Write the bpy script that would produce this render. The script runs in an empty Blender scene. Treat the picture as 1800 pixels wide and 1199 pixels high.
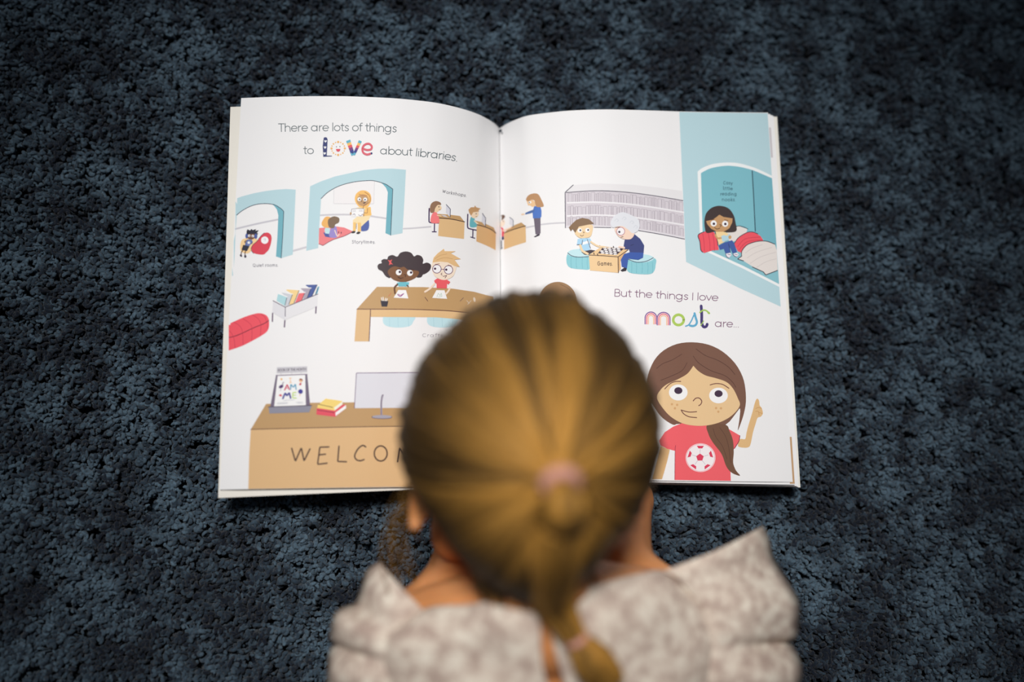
import bpy, bmesh, math, random
import numpy as np
from mathutils import Vector, Matrix, geometry, noise
from mathutils.bvhtree import BVHTree

S = bpy.context.scene
COL = S.collection
random.seed(7)
RNG = np.random.default_rng(7)

# ------------------------------------------------------------------ camera
FPX, CX, CY = 1750.0, 900.0, 599.5            # 35 mm lens on 36 mm, 1800 px wide
CAM = Vector((-0.06822, -0.15625, 0.74018))
def rot(a, b, c):
    return (Matrix.Rotation(c, 3, 'Z') @ Matrix.Rotation(b, 3, 'Y') @ Matrix.Rotation(a, 3, 'X'))
R = rot(0.17209, -0.09011, -0.01918)
cd = bpy.data.cameras.new('camera'); cam = bpy.data.objects.new('camera', cd); COL.objects.link(cam)
cam.matrix_world = Matrix.Translation(CAM) @ R.to_4x4()
cd.lens = 35.0; cd.sensor_width = 36.0; cd.sensor_fit = 'HORIZONTAL'
cd.clip_start = 0.02; cd.clip_end = 20
cd.dof.use_dof = True; cd.dof.focus_distance = 0.728; cd.dof.aperture_fstop = 1.35
S.camera = cam

# ------------------------------------------------------------------ world, lights, exposure
w = bpy.data.worlds.new('world'); S.world = w; w.use_nodes = True
bg = w.node_tree.nodes['Background']; bg.inputs[0].default_value = (0.72, 0.84, 1.0, 1); bg.inputs[1].default_value = 0.055
def spot(name, loc, target, power, angle, blend, size, col):
    l = bpy.data.lights.new(name, 'SPOT'); o = bpy.data.objects.new(name, l); COL.objects.link(o)
    o.location = loc; d = Vector(target) - Vector(loc)
    o.rotation_euler = d.to_track_quat('-Z', 'Y').to_euler()
    l.energy = power; l.spot_size = math.radians(angle); l.spot_blend = blend
    l.shadow_soft_size = size; l.color = col
    return o
spot('overhead_key_spot', (-0.22, 0.44, 1.86), (0.01, -0.045, 0.0), 166, 32, 1.0, 0.22, (1.0, 0.98, 0.96))  # added unseen key light; narrow cone darkens the corners like lens vignetting
S.view_settings.view_transform = 'Standard'; S.view_settings.look = 'None'
S.view_settings.gamma = 1.0; S.view_settings.exposure = 0.0
S.view_settings.use_curve_mapping = False

# ------------------------------------------------------------------ helpers
def ray(px, py):
    return (R @ Vector(((px - CX) / FPX, -(py - CY) / FPX, -1.0)))
def P(px, py, z):                              # the point at height z seen at a pixel of the photograph
    d = ray(px, py); return CAM + d * ((z - CAM.z) / d.z)
def lin(c):
    return tuple((v / 255 / 12.92) if v / 255 <= 0.04045 else ((v / 255 + 0.055) / 1.055) ** 2.4 for v in c)
def pbsdf(m):
    m.use_nodes = True; return m.node_tree.nodes['Principled BSDF']
MATS = {}
def mat(name, rgb, rough=0.6, spec=0.3):
    if name in MATS: return MATS[name]
    m = bpy.data.materials.new(name); b = pbsdf(m)
    b.inputs['Base Color'].default_value = (*rgb, 1); b.inputs['Roughness'].default_value = rough
    b.inputs['Specular IOR Level'].default_value = spec
    MATS[name] = m; return m
def ink(c):                                    # printing ink of a given colour
    r = tuple(min(0.86, v * 0.93) for v in lin(c))
    return mat('ink_%d_%d_%d' % c, r, 0.55, 0.25)
def link(name, me, parent=None, mats=()):
    o = bpy.data.objects.new(name, me); COL.objects.link(o)
    for m in mats: me.materials.append(m)
    if parent: o.parent = parent
    return o
def smooth(me): me.polygons.foreach_set('use_smooth', [True] * len(me.polygons)); me.update()
def empty(name, loc=(0, 0, 0)):
    o = bpy.data.objects.new(name, None); COL.objects.link(o); o.location = loc; o.empty_display_size = 0.05; return o
def cr(pts, n=8, closed=False):                # Catmull-Rom through points of any dimension
    p = [np.array(q, float) for q in pts]; m = len(p); out = []
    segs = m if closed else m - 1
    for i in range(segs):
        if closed: a, b, c, d = p[(i - 1) % m], p[i], p[(i + 1) % m], p[(i + 2) % m]
        else: a, b, c, d = p[max(i - 1, 0)], p[i], p[i + 1], p[min(i + 2, m - 1)]
        for k in range(n):
            t = k / n
            out.append(0.5 * (2 * b + (c - a) * t + (2 * a - 5 * b + 4 * c - d) * t * t + (3 * b - a - 3 * c + d) * t ** 3))
    if not closed: out.append(p[-1])
    return out
def grid_mesh(name, rows, closed_u=False):     # rows of points -> quad sheet
    nv, nu = len(rows), len(rows[0]); v = [tuple(q) for r in rows for q in r]; f = []
    for j in range(nv - 1):
        for i in range(nu if closed_u else nu - 1):
            k = (i + 1) % nu
            f.append((j * nu + i, j * nu + k, (j + 1) * nu + k, (j + 1) * nu + i))
    me = bpy.data.meshes.new(name); me.from_pydata(v, [], f); return me

# ------------------------------------------------------------------ carpet
cs = [P(x, y, 0) for x, y in ((0, 0), (1800, 0), (0, 1199), (1800, 1199))]
X0 = min(c.x for c in cs) - 0.45; X1 = max(c.x for c in cs) + 0.45
Y0 = min(c.y for c in cs) - 0.80; Y1 = max(c.y for c in cs) + 0.50
FZ = -0.019
me = bpy.data.meshes.new('floor'); me.from_pydata([(X0 - 1.5, Y0 - 1.5, FZ), (X1 + 1.5, Y0 - 1.5, FZ), (X1 + 1.5, Y1 + 1.5, FZ), (X0 - 1.5, Y1 + 1.5, FZ)], [], [(0, 1, 2, 3)])
fl = link('floor', me, None, [mat('carpet_backing', (0.016, 0.026, 0.038), 0.95, 0.05)]); fl['kind'] = 'structure'

def yarn_material():
    m = bpy.data.materials.new('carpet_yarn'); b = pbsdf(m); nt = m.node_tree; N = nt.nodes; L = nt.links
    geo = N.new('ShaderNodeNewGeometry'); oi = N.new('ShaderNodeObjectInfo')
    n1 = N.new('ShaderNodeTexNoise'); n1.inputs['Scale'].default_value = 17; n1.inputs['Detail'].default_value = 3; n1.inputs['Roughness'].default_value = 0.7
    L.new(geo.outputs['Position'], n1.inputs['Vector'])
    add = N.new('ShaderNodeMath'); add.operation = 'MULTIPLY_ADD'; add.inputs[1].default_value = 0.26; L.new(oi.outputs['Random'], add.inputs[0]); L.new(n1.outputs['Fac'], add.inputs[2])
    cr_ = N.new('ShaderNodeValToRGB'); e = cr_.color_ramp.elements
    e[0].position = 0.50; e[0].color = (0.0085, 0.0130, 0.023, 1)
    e[1].position = 0.80; e[1].color = (0.086, 0.136, 0.182, 1)
    k = e.new(0.63); k.color = (0.033, 0.054, 0.078, 1)
    L.new(add.outputs[0], cr_.inputs[0])
    n2 = N.new('ShaderNodeTexNoise'); n2.inputs['Scale'].default_value = 620; n2.inputs['Detail'].default_value = 5; n2.inputs['Roughness'].default_value = 0.7
    L.new(geo.outputs['Position'], n2.inputs['Vector'])
    mr = N.new('ShaderNodeMapRange'); mr.inputs[1].default_value = 0.3; mr.inputs[2].default_value = 0.7; mr.inputs[3].default_value = 0.5; mr.inputs[4].default_value = 1.45
    L.new(n2.outputs['Fac'], mr.inputs[0])
    mx = N.new('ShaderNodeVectorMath'); mx.operation = 'SCALE'; L.new(cr_.outputs[0], mx.inputs[0]); L.new(mr.outputs[0], mx.inputs['Scale'])
    L.new(mx.outputs[0], b.inputs['Base Color'])
    b.inputs['Roughness'].default_value = 0.85; b.inputs['Specular IOR Level'].default_value = 0.12
    b.inputs['Sheen Weight'].default_value = 0.12; b.inputs['Sheen Roughness'].default_value = 0.5
    bp = N.new('ShaderNodeBump'); bp.inputs['Strength'].default_value = 0.8; bp.inputs['Distance'].default_value = 0.0008
    L.new(n2.outputs['Fac'], bp.inputs['Height']); L.new(bp.outputs[0], b.inputs['Normal'])
    return m
YARN = yarn_material()
def tube_arrays(path, rad, k=7, cap=True):
    """verts and faces of a round tube with rounded ends along a path"""
    p = [Vector(q) for q in path]; n = len(p); V = []; F = []
    up = Vector((0.3, 0.2, 1)).normalized(); prev = None
    for i in range(n):
        t = (p[min(i + 1, n - 1)] - p[max(i - 1, 0)]).normalized()
        if prev is None:
            a = t.orthogonal().normalized()
        else:
            a = (prev - t * prev.dot(t)); a = a.normalized() if a.length > 1e-9 else t.orthogonal().normalized()
        prev = a; b = t.cross(a)
        for j in range(k):
            an = 2 * math.pi * j / k
            V.append(p[i] + (a * math.cos(an) + b * math.sin(an)) * rad[i])
    for i in range(n - 1):
        for j in range(k):
            q = (j + 1) % k; F.append((i * k + j, i * k + q, (i + 1) * k + q, (i + 1) * k + j))
    F.append(tuple(reversed(range(k)))); F.append(tuple((n - 1) * k + j for j in range(k)))
    return V, F
def worm(rr, base):
    """one cut end of yarn: rises out of the backing, bends over and curls"""
    az = rr.uniform(0, 2 * math.pi); bend = rr.uniform(0.5, 1.9); curl = rr.choice((-1, 1)) * rr.uniform(0.8, 3.6); h = rr.uniform(0.011, 0.0165)
    pts = [Vector(base)]; el = math.radians(85); p = Vector(base)
    n = 9; st = h / 5.5
    for i in range(n):
        if i > 3: el -= bend / (n - 4); az += curl / (n - 4)
        p = p + Vector((math.cos(el) * math.cos(az), math.cos(el) * math.sin(az), math.sin(el))) * (st if i < 5 else 0.00105)
        pts.append(p.copy())
    r0 = rr.uniform(0.00080, 0.00135); rad = [r0 * 0.8] * 4 + [r0, r0 * 1.1, r0 * 1.15, r0 * 1.1, r0 * 0.95, r0 * 0.5]
    return pts, rad
tuft_col = bpy.data.collections.new('yarn_tufts')
for q in range(20):
    rr = random.Random(100 + q); V = []; F = []
    for k in range(5):
        a = rr.uniform(0, 6.283); b = (math.cos(a) * rr.uniform(0.0005, 0.0026), math.sin(a) * rr.uniform(0.0005, 0.0026), 0)
        pts, rad = worm(rr, b); v, f = tube_arrays(pts, rad, 7); o = len(V); V += v; F += [tuple(i + o for i in g) for g in f]
    me = bpy.data.meshes.new('yarn_tuft'); me.from_pydata([tuple(v) for v in V], [], F); smooth(me); me.materials.append(YARN)
    tuft_col.objects.link(bpy.data.objects.new('yarn_tuft', me))
# the base sheet the pile is distributed on; the strip pressed down by the book's spine is left out
bm = bmesh.new(); NX, NY = 150, 150
gv = [[bm.verts.new((X0 + (X1 - X0) * i / NX, Y0 + (Y1 - Y0) * j / NY, FZ + 0.0005 + 0.0035 * noise.noise((i * 0.45, j * 0.45, 3)))) for i in range(NX + 1)] for j in range(NY + 1)]
for j in range(NY):
    for i in range(NX):
        c = (gv[j][i].co + gv[j + 1][i + 1].co) / 2
        if abs(c.x + 0.004) < 0.062 and abs(c.y) < 0.137: continue
        bm.faces.new((gv[j][i], gv[j][i + 1], gv[j + 1][i + 1], gv[j + 1][i]))
me = bpy.data.meshes.new('carpet'); bm.to_mesh(me); bm.free()
carpet = link('carpet', me, None, [YARN])
carpet['kind'] = 'stuff'; carpet['category'] = 'carpet'
carpet['label'] = 'dark navy and slate blue shaggy carpet pile spread under the book and child'
def pile_nodes(ob):
    g = bpy.data.node_groups.new('carpet_pile', 'GeometryNodeTree')
    g.interface.new_socket('Geometry', in_out='INPUT', socket_type='NodeSocketGeometry')
    g.interface.new_socket('Geometry', in_out='OUTPUT', socket_type='NodeSocketGeometry')
    N, L = g.nodes, g.links
    gi = N.new('NodeGroupInput'); go = N.new('NodeGroupOutput')
    d = N.new('GeometryNodeDistributePointsOnFaces'); d.distribute_method = 'RANDOM'; d.inputs['Density'].default_value = 62000; d.inputs['Seed'].default_value = 4
    ci = N.new('GeometryNodeCollectionInfo'); ci.inputs['Collection'].default_value = tuft_col
    ci.inputs['Separate Children'].default_value = True; ci.inputs['Reset Children'].default_value = True
    ip = N.new('GeometryNodeInstanceOnPoints'); ip.inputs['Pick Instance'].default_value = True
    rv = N.new('FunctionNodeRandomValue'); rv.data_type = 'FLOAT_VECTOR'
    rv.inputs[0].default_value = (-0.33, -0.33, 0); rv.inputs[1].default_value = (0.33, 0.33, 6.283)
    rs = N.new('FunctionNodeRandomValue'); rs.data_type = 'FLOAT'; rs.inputs[2].default_value = 0.82; rs.inputs[3].default_value = 1.22; rs.inputs['Seed'].default_value = 9
    L.new(gi.outputs[0], d.inputs['Mesh']); L.new(d.outputs['Points'], ip.inputs['Points'])
    L.new(ci.outputs[0], ip.inputs['Instance']); L.new(rv.outputs[0], ip.inputs['Rotation']); L.new(rs.outputs[1], ip.inputs['Scale'])
    jn = N.new('GeometryNodeJoinGeometry'); L.new(gi.outputs[0], jn.inputs[0]); L.new(ip.outputs[0], jn.inputs[0])
    L.new(jn.outputs[0], go.inputs[0])
    ob.modifiers.new('pile', 'NODES').node_group = g
pile_nodes(carpet)

# ------------------------------------------------------------------ book
PAPER = mat('page_paper', (0.83, 0.825, 0.83), 0.55, 0.25)
CREAM = mat('cover_board', (0.80, 0.77, 0.70), 0.6, 0.25)
EDGE = mat('page_edge', (0.74, 0.70, 0.66), 0.7, 0.15)
book = empty('picture_book', (0, 0, 0))
book['label'] = 'open picture book with illustrated library pages lying on the dark carpet'; book['category'] = 'book'
BH = 0.1425
L_TOP = [(424, 172.5), (480, 170.3), (546, 169.1), (600, 169.1), (633, 170), (680, 172), (717, 174.8), (767, 180.8), (808, 190), (837.8, 199.7), (855.6, 208.4), (869, 217), (877.6, 225.5)]
R_TOP = [(1350, 198), (1260, 197.2), (1194, 196), (1160, 194.8), (1110, 193.2), (1060, 192.4), (1001, 194.5), (953, 199.5), (926, 203.8), (909, 209.5), (891, 217.5), (878.4, 225.5)]
def on_plane_y(px, py, y):
    d = ray(px, py); return CAM + d * ((y - CAM.y) / d.y)
def resample(pts, n):
    p = np.array([tuple(q) for q in pts]); s = np.r_[0, np.cumsum(np.linalg.norm(np.diff(p, axis=0), axis=1))]
    t = np.linspace(0, s[-1], n); return np.stack([np.interp(t, s, p[:, k]) for k in range(p.shape[1])], 1)
def page_rows(top_px, bot_px, zscale_bot, dz=0.0, nu=90, nv=30, ytop=BH, zmin=-0.004):
    top = [on_plane_y(x, y, ytop) for x, y in top_px]
    top = resample(cr([tuple(q) for q in top], 8), nu)
    # bottom edge: same profile of heights, placed where the bottom edge is seen
    bpx = resample(bot_px, nu); bot = []
    for i in range(nu):
        z = zmin + (top[i][2] - zmin) * zscale_bot
        bot.append(tuple(P(bpx[i][0], bpx[i][1], z)))
    bot = np.array(bot); rows = []
    for j in range(nv):
        t = j / (nv - 1); r = top * (1 - t) + bot * t; r = r.copy(); r[:, 2] += dz; rows.append(r)
    return rows
def sheet(name, rows, parent, m, thick, edge=None):
    """a sheet of paper: a closed slab with the given upper face"""
    nu, nv = len(rows[0]), len(rows)
    up = np.array(rows); V = [tuple(q) for r in up for q in r] + [(q[0], q[1], q[2] - thick) for r in up for q in r]
    F = []; off = nu * nv
    V = V + V; o2 = 2 * off
    for j in range(nv - 1):
        for i in range(nu - 1):
            a = (j * nu + i, j * nu + i + 1, (j + 1) * nu + i + 1, (j + 1) * nu + i)
            F.append(a); F.append(tuple(off + k for k in reversed(a)))
    ne = len(F)
    for i in range(nu - 1):
        b = (nv - 1) * nu; F.append(tuple(o2 + k for k in (i + 1, i, off + i, off + i + 1))); F.append(tuple(o2 + k for k in (b + i, b + i + 1, off + b + i + 1, off + b + i)))
    for j in range(nv - 1):
        b = nu - 1; F.append(tuple(o2 + k for k in (j * nu, (j + 1) * nu, off + (j + 1) * nu, off + j * nu))); F.append(tuple(o2 + k for k in ((j + 1) * nu + b, j * nu + b, off + j * nu + b, off + (j + 1) * nu + b)))
    me = bpy.data.meshes.new(name); me.from_pydata(V, [], F); me.update()
    bm = bmesh.new(); bm.from_mesh(me); bm.verts.ensure_lookup_table(); bmesh.ops.delete(bm, geom=[v for v in bm.verts if not v.link_faces], context='VERTS'); bm.to_mesh(me); bm.free()
    o = link(name, me, parent, [m] + ([edge] if edge else []))
    if edge:
        for q in me.polygons:
            if q.index >= ne: q.material_index = 1
    sm = [True] * len(me.polygons)
    for i in range(ne, len(me.polygons)): sm[i] = False
    me.polygons.foreach_set('use_smooth', sm)
    return o
gb = CAM + ray(882, 856) * ((-0.003 - CAM.z) / ray(882, 856).z)
L_BOT = [(386, 861), (436, 860), (560, 858.2), (680, 856.5), (780, 855.5), (882, 856)]
R_BOT = [(1393.5, 847.5), (1300, 846.5), (1150, 845), (1000, 848), (882.6, 856)]
Lrows = page_rows(L_TOP, L_BOT, 0.74)
Rrows = page_rows(R_TOP, R_BOT, 0.80)
lpage = sheet('left_page', Lrows, book, PAPER, 0.00022)
rpage = sheet('right_page', Rrows, book, PAPER, 0.00022)
lpage['label'] = 'white left page with library scenes'; rpage['label'] = 'white right page with reading nook and girl'
def under(rows, edge_top, edge_bot, k, dz):
    """a sheet below a page: keeps the spine, its outer edge drawn to other corners and lowered"""
    rows = [r.copy() for r in rows]; nv = len(rows); nu = len(rows[0])
    for j in range(nv):
        t = j / (nv - 1); tgt = np.array(edge_top) * (1 - t) + np.array(edge_bot) * t
        r = rows[j]; o = r[0].copy(); sp = r[-1].copy()
        for i in range(nu):
            s = 1 - i / (nu - 1)                      # 1 at the outer edge, 0 at the spine
            flat = sp + (tgt - sp) * s
            arch = r[i] - (sp + (o - sp) * s)
            q = flat + arch * k; q[2] -= dz * min(1, (1 - s) * 12) * min(1, s * 12) ; r[i] = q
    return rows
# left: two pages turned over and the cover
e0, e1 = P(405, 188, 0.034), P(383.5, 875.5, 0.0315)
lc = sheet('front_cover', under(Lrows, e0, e1, 0.95, 0.0012), book, CREAM, 0.0006)
lc['label'] = 'cream inside of the front cover'
# right: the remaining pages and the back cover
fan = [((1354, 200.5, 0.0355), (1397.5, 852.3, 0.0285)), ((1357.5, 202.5, 0.0335), (1401, 854.5, 0.0265)), ((1360, 203.8, 0.0315), (1403.5, 855.8, 0.0245))]
RS = []
for i, (a, b) in enumerate(fan):
    RS.append(sheet('page', under(Rrows, P(*a), P(*b), 0.95 - 0.05 * i, 0.0006 * (i + 1)), book, PAPER, 0.00022))
rc = sheet('back_cover', under(Rrows, P(1366, 205, 0.029), P(1407, 857, 0.022), 0.75, 0.0028), book, CREAM, 0.0006)

# ------------------------------------------------------------------ printing on the pages
def bvh_of(rows):
    nu, nv = len(rows[0]), len(rows); V = [Vector(q) for r in rows for q in r]
    F = [(j * nu + i, j * nu + i + 1, (j + 1) * nu + i + 1, (j + 1) * nu + i) for j in range(nv - 1) for i in range(nu - 1)]
    return BVHTree.FromPolygons(V, F)
BV = {'L': bvh_of(Lrows), 'R': bvh_of(Rrows), 'U': None}
class Print:
    """one printed picture: flat ink shapes lying on a page, as one mesh"""
    def __init__(s, name, page, label=None, org=(0, 0, 1), lay=0):
        s.name, s.page, s.label = name, page, label; s.org = org; s.V = []; s.F = []; s.M = []; s.mats = []; s.layer = lay
    def at(s, x0, y0, k): s.org = (x0, y0, k); return s
    def px(s, p): return (s.org[0] + p[0] / s.org[2], s.org[1] + p[1] / s.org[2])
    def mi(s, c):
        m = ink(tuple(c))
        if m not in s.mats: s.mats.append(m)
        return s.mats.index(m)
    def drop(s, x, y):
        d = ray(x, y).normalized(); h = BV[s.page].ray_cast(CAM, d)
        if h[0] is None: return None
        n = h[1] if h[1].z > 0 else -h[1]
        return h[0] + n * (0.00004 + 0.000007 * s.layer)
    def add(s, pts, faces, c):                    # pts already in photograph pixels
        k = s.mi(c); o = len(s.V); idx = {}; 
        for i, (x, y) in enumerate(pts):
            q = s.drop(x, y)
            if q is not None: idx[i] = len(s.V); s.V.append(q)
        for f in faces:
            if all(i in idx for i in f): s.F.append(tuple(idx[i] for i in f)); s.M.append(k)
    def rawpoly(s, q, c):
        tri = geometry.tessellate_polygon([[Vector((x, y, 0)) for x, y in q]])
        bm = bmesh.new(); vs = [bm.verts.new((x, y, 0)) for x, y in q]
        for t in tri:
            try: bm.faces.new([vs[i] for i in t])
            except ValueError: pass
        xs = [p[0] for p in q]; x = math.floor(min(xs) / 3) * 3 + 3
        while x < max(xs):
            bmesh.ops.bisect_plane(bm, geom=bm.verts[:] + bm.edges[:] + bm.faces[:], plane_co=(x, 0, 0), plane_no=(1, 0, 0)); x += 3
        bm.verts.index_update(); pts = [(v.co.x, v.co.y) for v in bm.verts]; fs = [tuple(v.index for v in f.verts) for f in bm.faces]
        bm.free(); s.layer += 1; s.add(pts, fs, c)
    def poly(s, c, pts, sm=False, n=5):
        q = [s.px(p) for p in pts]
        if sm == 'open': q = [tuple(v) for v in cr(q + [q[0]], n)][:-1]
        elif sm: q = [tuple(v) for v in cr(q, n, True)]
        s.rawpoly(q, c); return s
    def ell(s, c, x, y, rx, ry=None, a=0):
        ry = rx if ry is None else ry; ca, sa = math.cos(a), math.sin(a); n = 52 if rx / s.org[2] > 9 else 24 if rx / s.org[2] > 2 else 10
        return s.poly(c, [(x + rx * math.cos(t) * ca - ry * math.sin(t) * sa, y + rx * math.cos(t) * sa + ry * math.sin(t) * ca) for t in [2 * math.pi * i / n for i in range(n)]])
    def line(s, c, pts, wd, sm=True, bump=True):   # wd in photograph pixels
        q = [s.px(p) for p in pts]
        if sm and len(q) > 2: q = [tuple(v) for v in cr(q, 5)]
        if bump: s.layer += 1
        s.ribbon(q, wd, c); return s
    def ribbon(s, q, wd, c):
        L = sum(math.dist(q[i], q[i + 1]) for i in range(len(q) - 1))
        if L < 1e-6: return
        n = max(2, int(L / max(1.2, wd * 0.9)) + 2, len(q)); n = min(n, 160)
        q = resample(q, n); t = np.gradient(q, axis=0); t /= np.linalg.norm(t, axis=1)[:, None] + 1e-9
        nn = np.stack([-t[:, 1], t[:, 0]], 1) * wd / 2
        pts = [tuple(v) for v in q + nn] + [tuple(v) for v in q - nn]; f = [(i, i + 1, n + i + 1, n + i) for i in range(n - 1)]
        s.add(pts, f, c)
        for e, sg in ((0, -1), (n - 1, 1)):         # round ends
            a0 = math.atan2(t[e][1] * sg, t[e][0] * sg)
            cap = [(q[e][0] + wd / 2 * math.cos(a0 - math.pi / 2 + math.pi * k / 5), q[e][1] + wd / 2 * math.sin(a0 - math.pi / 2 + math.pi * k / 5)) for k in range(6)]
            s.add(cap, [tuple(range(6))], c)
    def text(s, c, txt, base, cap, wd, hand=False):  # base: polyline in crop units; cap height and stroke in photograph pixels
        b = [s.px(p) for p in base]; b = resample(cr(b, 6) if len(b) > 2 else b, 60)
        sl = np.r_[0, np.cumsum(np.linalg.norm(np.diff(b, axis=0), axis=1))]; tot = sl[-1]
        adv = sum(GLYPH[ch][0] for ch in txt); sx = tot / adv; x = 0; s.layer += 1
        for ch in txt:
            a, strokes = GLYPH[ch]; jy = (random.uniform(-0.07, 0.07) if hand else 0)
            for st in strokes:
                q = []
                for gx, gy in st:
                    if hand: gx = a * .45 + (gx - a * .45) * .78
                    d = (x + gx) * sx; i = min(max(np.searchsorted(sl, d) - 1, 0), 58); u = (d - sl[i]) / (sl[i + 1] - sl[i])
                    p = b[i] * (1 - u) + b[i + 1] * u; t = (b[i + 1] - b[i]) / (sl[i + 1] - sl[i]); n = np.array([t[1], -t[0]])
                    q.append(tuple(p + n * (gy + jy) * cap))
                s.ribbon(q, wd, c)
            x += a
        return s
    def done(s):
        me = bpy.data.meshes.new(s.name); me.from_pydata([tuple(v) for v in s.V], [], s.F)
        par = {'L': lpage, 'R': rpage, 'U': RS[0]}[s.page]
        o = link(s.name, me, par, s.mats); me.polygons.foreach_set('material_index', s.M); me.update()
        if s.label: o['label'] = s.label
        return o
def arc(cx, cy, rx, ry, a0, a1, n=14):
    return [(cx + rx * math.cos(math.radians(a0 + (a1 - a0) * i / n)), cy + ry * math.sin(math.radians(a0 + (a1 - a0) * i / n))) for i in range(n + 1)]
ring = lambda cx, cy=.35, r=.34: arc(cx, cy, r, r, 0, 360, 22)
ssm = lambda pts: [tuple(v) for v in cr(pts, 4)]
dot = lambda x, y: [(x, y), (x + .015, y)]
GLYPH = {
 ' ': (.34, []), '.': (.24, [dot(.1, .03)]),
 'a': (.9, [ring(.38), [(.72, .7), (.72, 0)]]), 'b': (.84, [[(.1, 1.05), (.1, 0)], ring(.44)]), 'd': (.9, [ring(.38), [(.72, 1.05), (.72, 0)]]),
 'e': (.78, [[(.05, .36)] + [(.72, .36)] + arc(.38, .35, .34, .34, 0, 318, 20)]), 'f': (.42, [[(.42, 1.02)] + arc(.36, .86, .17, .17, 80, 180, 6) + [(.19, 0)], [(.02, .7), (.4, .7)]]),
 'g': (.9, [ring(.38), [(.72, .7), (.72, 0)] + arc(.4, -.02, .32, .3, 0, -145, 10)]), 'h': (.8, [[(.1, 1.05), (.1, 0)], [(.1, .4)] + arc(.39, .4, .29, .29, 180, 0, 10) + [(.68, 0)]]),
 'i': (.24, [[(.1, .7), (.1, 0)], dot(.1, .95)]), 'k': (.6, [[(.1, 1.05), (.1, 0)], [(.5, .7), (.1, .25)], [(.22, .38), (.55, 0)]]), 'l': (.24, [[(.1, 1.05), (.1, 0)]]),
 'm': (1.05, [[(.08, .7), (.08, 0)], [(.08, .48)] + arc(.29, .48, .21, .21, 180, 0, 8) + [(.5, 0)], [(.5, .48)] + arc(.71, .48, .21, .21, 180, 0, 8) + [(.92, 0)]]),
 'n': (.8, [[(.1, .7), (.1, 0)], [(.1, .4)] + arc(.39, .4, .29, .29, 180, 0, 10) + [(.68, 0)]]), 'o': (.78, [ring(.38)]), 'p': (.82, [[(.1, .7), (.1, -.32)], ring(.44)]),
 'r': (.46, [[(.1, .7), (.1, 0)], [(.1, .38)] + arc(.38, .38, .28, .3, 180, 85, 6)]), 's': (.58, [ssm([(.48, .58), (.3, .7), (.1, .58), (.16, .42), (.38, .32), (.48, .17), (.28, 0), (.06, .1)])]),
 't': (.46, [[(.2, .95), (.2, .16)] + arc(.34, .15, .14, .14, 180, 275, 5), [(.03, .7), (.42, .7)]]), 'u': (.8, [[(.08, .7)] + arc(.37, .3, .29, .29, 180, 360, 10) + [(.66, .7)], [(.66, .4), (.66, 0)]]),
 'v': (.66, [[(.04, .7), (.33, 0), (.62, .7)]]), 'y': (.68, [[(.04, .7), (.34, .03)], [(.64, .7), (.2, -.3)]]),
 'T': (.72, [[(.03, 1), (.69, 1)], [(.36, 1), (.36, 0)]]), 'B': (.76, [[(.1, 0), (.1, 1), (.4, 1)] + arc(.42, .76, .22, .24, 90, -90, 8) + [(.1, .52)], [(.42, .52)] + arc(.44, .26, .24, .26, 90, -90, 8) + [(.1, 0)]]),
 'I': (.28, [[(.12, 1), (.12, 0)]]), 'W': (1.1, [[(.03, 1), (.28, 0), (.52, .95), (.76, 0), (1.03, 1)]]), 'S': (.7, [ssm([(.58, .85), (.35, 1), (.12, .82), (.2, .58), (.48, .45), (.6, .22), (.33, 0), (.06, .14)])]),
 'Q': (1.0, [arc(.46, .5, .42, .5, 0, 360, 22), [(.55, .25), (.9, -.1)]]), 'G': (.98, [arc(.48, .5, .42, .5, 45, 360, 20) + [(.55, .5)]]), 'C': (.85, [arc(.48, .5, .42, .5, 50, 310, 18)]),
 'O': (.95, [arc(.46, .5, .42, .5, 0, 360, 22)]), 'K': (.75, [[(.1, 1), (.1, 0)], [(.62, 1), (.1, .42)], [(.26, .58), (.66, 0)]]), 'F': (.65, [[(.1, 0), (.1, 1), (.58, 1)], [(.1, .52), (.5, .52)]]),
 'H': (.85, [[(.1, 1), (.1, 0)], [(.74, 1), (.74, 0)], [(.1, .5), (.74, .5)]]), 'E': (.68, [[(.6, 1), (.1, 1), (.1, 0), (.6, 0)], [(.1, .52), (.52, .52)]]),
 'M': (1.0, [[(.08, 0), (.14, 1), (.48, .25), (.82, 1), (.9, 0)]]), 'N': (.88, [[(.1, 0), (.1, 1), (.76, 0), (.76, 1)]]), 'L': (.62, [[(.1, 1), (.1, 0), (.56, 0)]]), 'A': (.85, [[(.04, 0), (.42, 1), (.8, 0)], [(.2, .36), (.64, .36)]]),
}
DK = (52, 42, 66)
WHT = (247, 246, 248)
SKY = (186, 217, 225); TEAL = (112, 178, 193); WOODT = (196, 158, 110); WOODF = (226, 188, 138)
RED = (240, 84, 98)

# ---- left page, headline
g = Print('printed_headline', 'L', 'grey printed line: There are lots of things to love about libraries', (380, 150, 5.993))
TC = (82, 96, 102)
g.text(TC, 'There are lots of things', [(655, 488), (1160, 481), (1590, 483), (1905, 494)], 13.6, 1.3)
g.text(TC, 'to', [(918, 722), (1030, 722)], 13.2, 1.3)
g.at(600, 150, 5.993).text(TC, 'about libraries.', [(408, 724), (600, 732), (735, 740), (800, 747), (980, 766), (1100, 781), (1225, 805)], 13.2, 1.3)
g.done()
g = Print('printed_word_love', 'L', 'colourful decorated word LoVe', (380, 150, 5.993))
g.poly((44, 54, 112), [(1133, 552), (1150, 546), (1166, 550), (1174, 570), (1170, 660), (1165, 740), (1219, 742), (1220, 750), (1128, 754), (1122, 640)])
for hx, hy in ((1152, 590), (1147, 655), (1143, 718)):
    g.poly(WHT, [(hx, hy + 15), (hx - 15, hy - 4), (hx - 9, hy - 13), (hx, hy - 7), (hx + 9, hy - 13), (hx + 15, hy - 4)])
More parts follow.
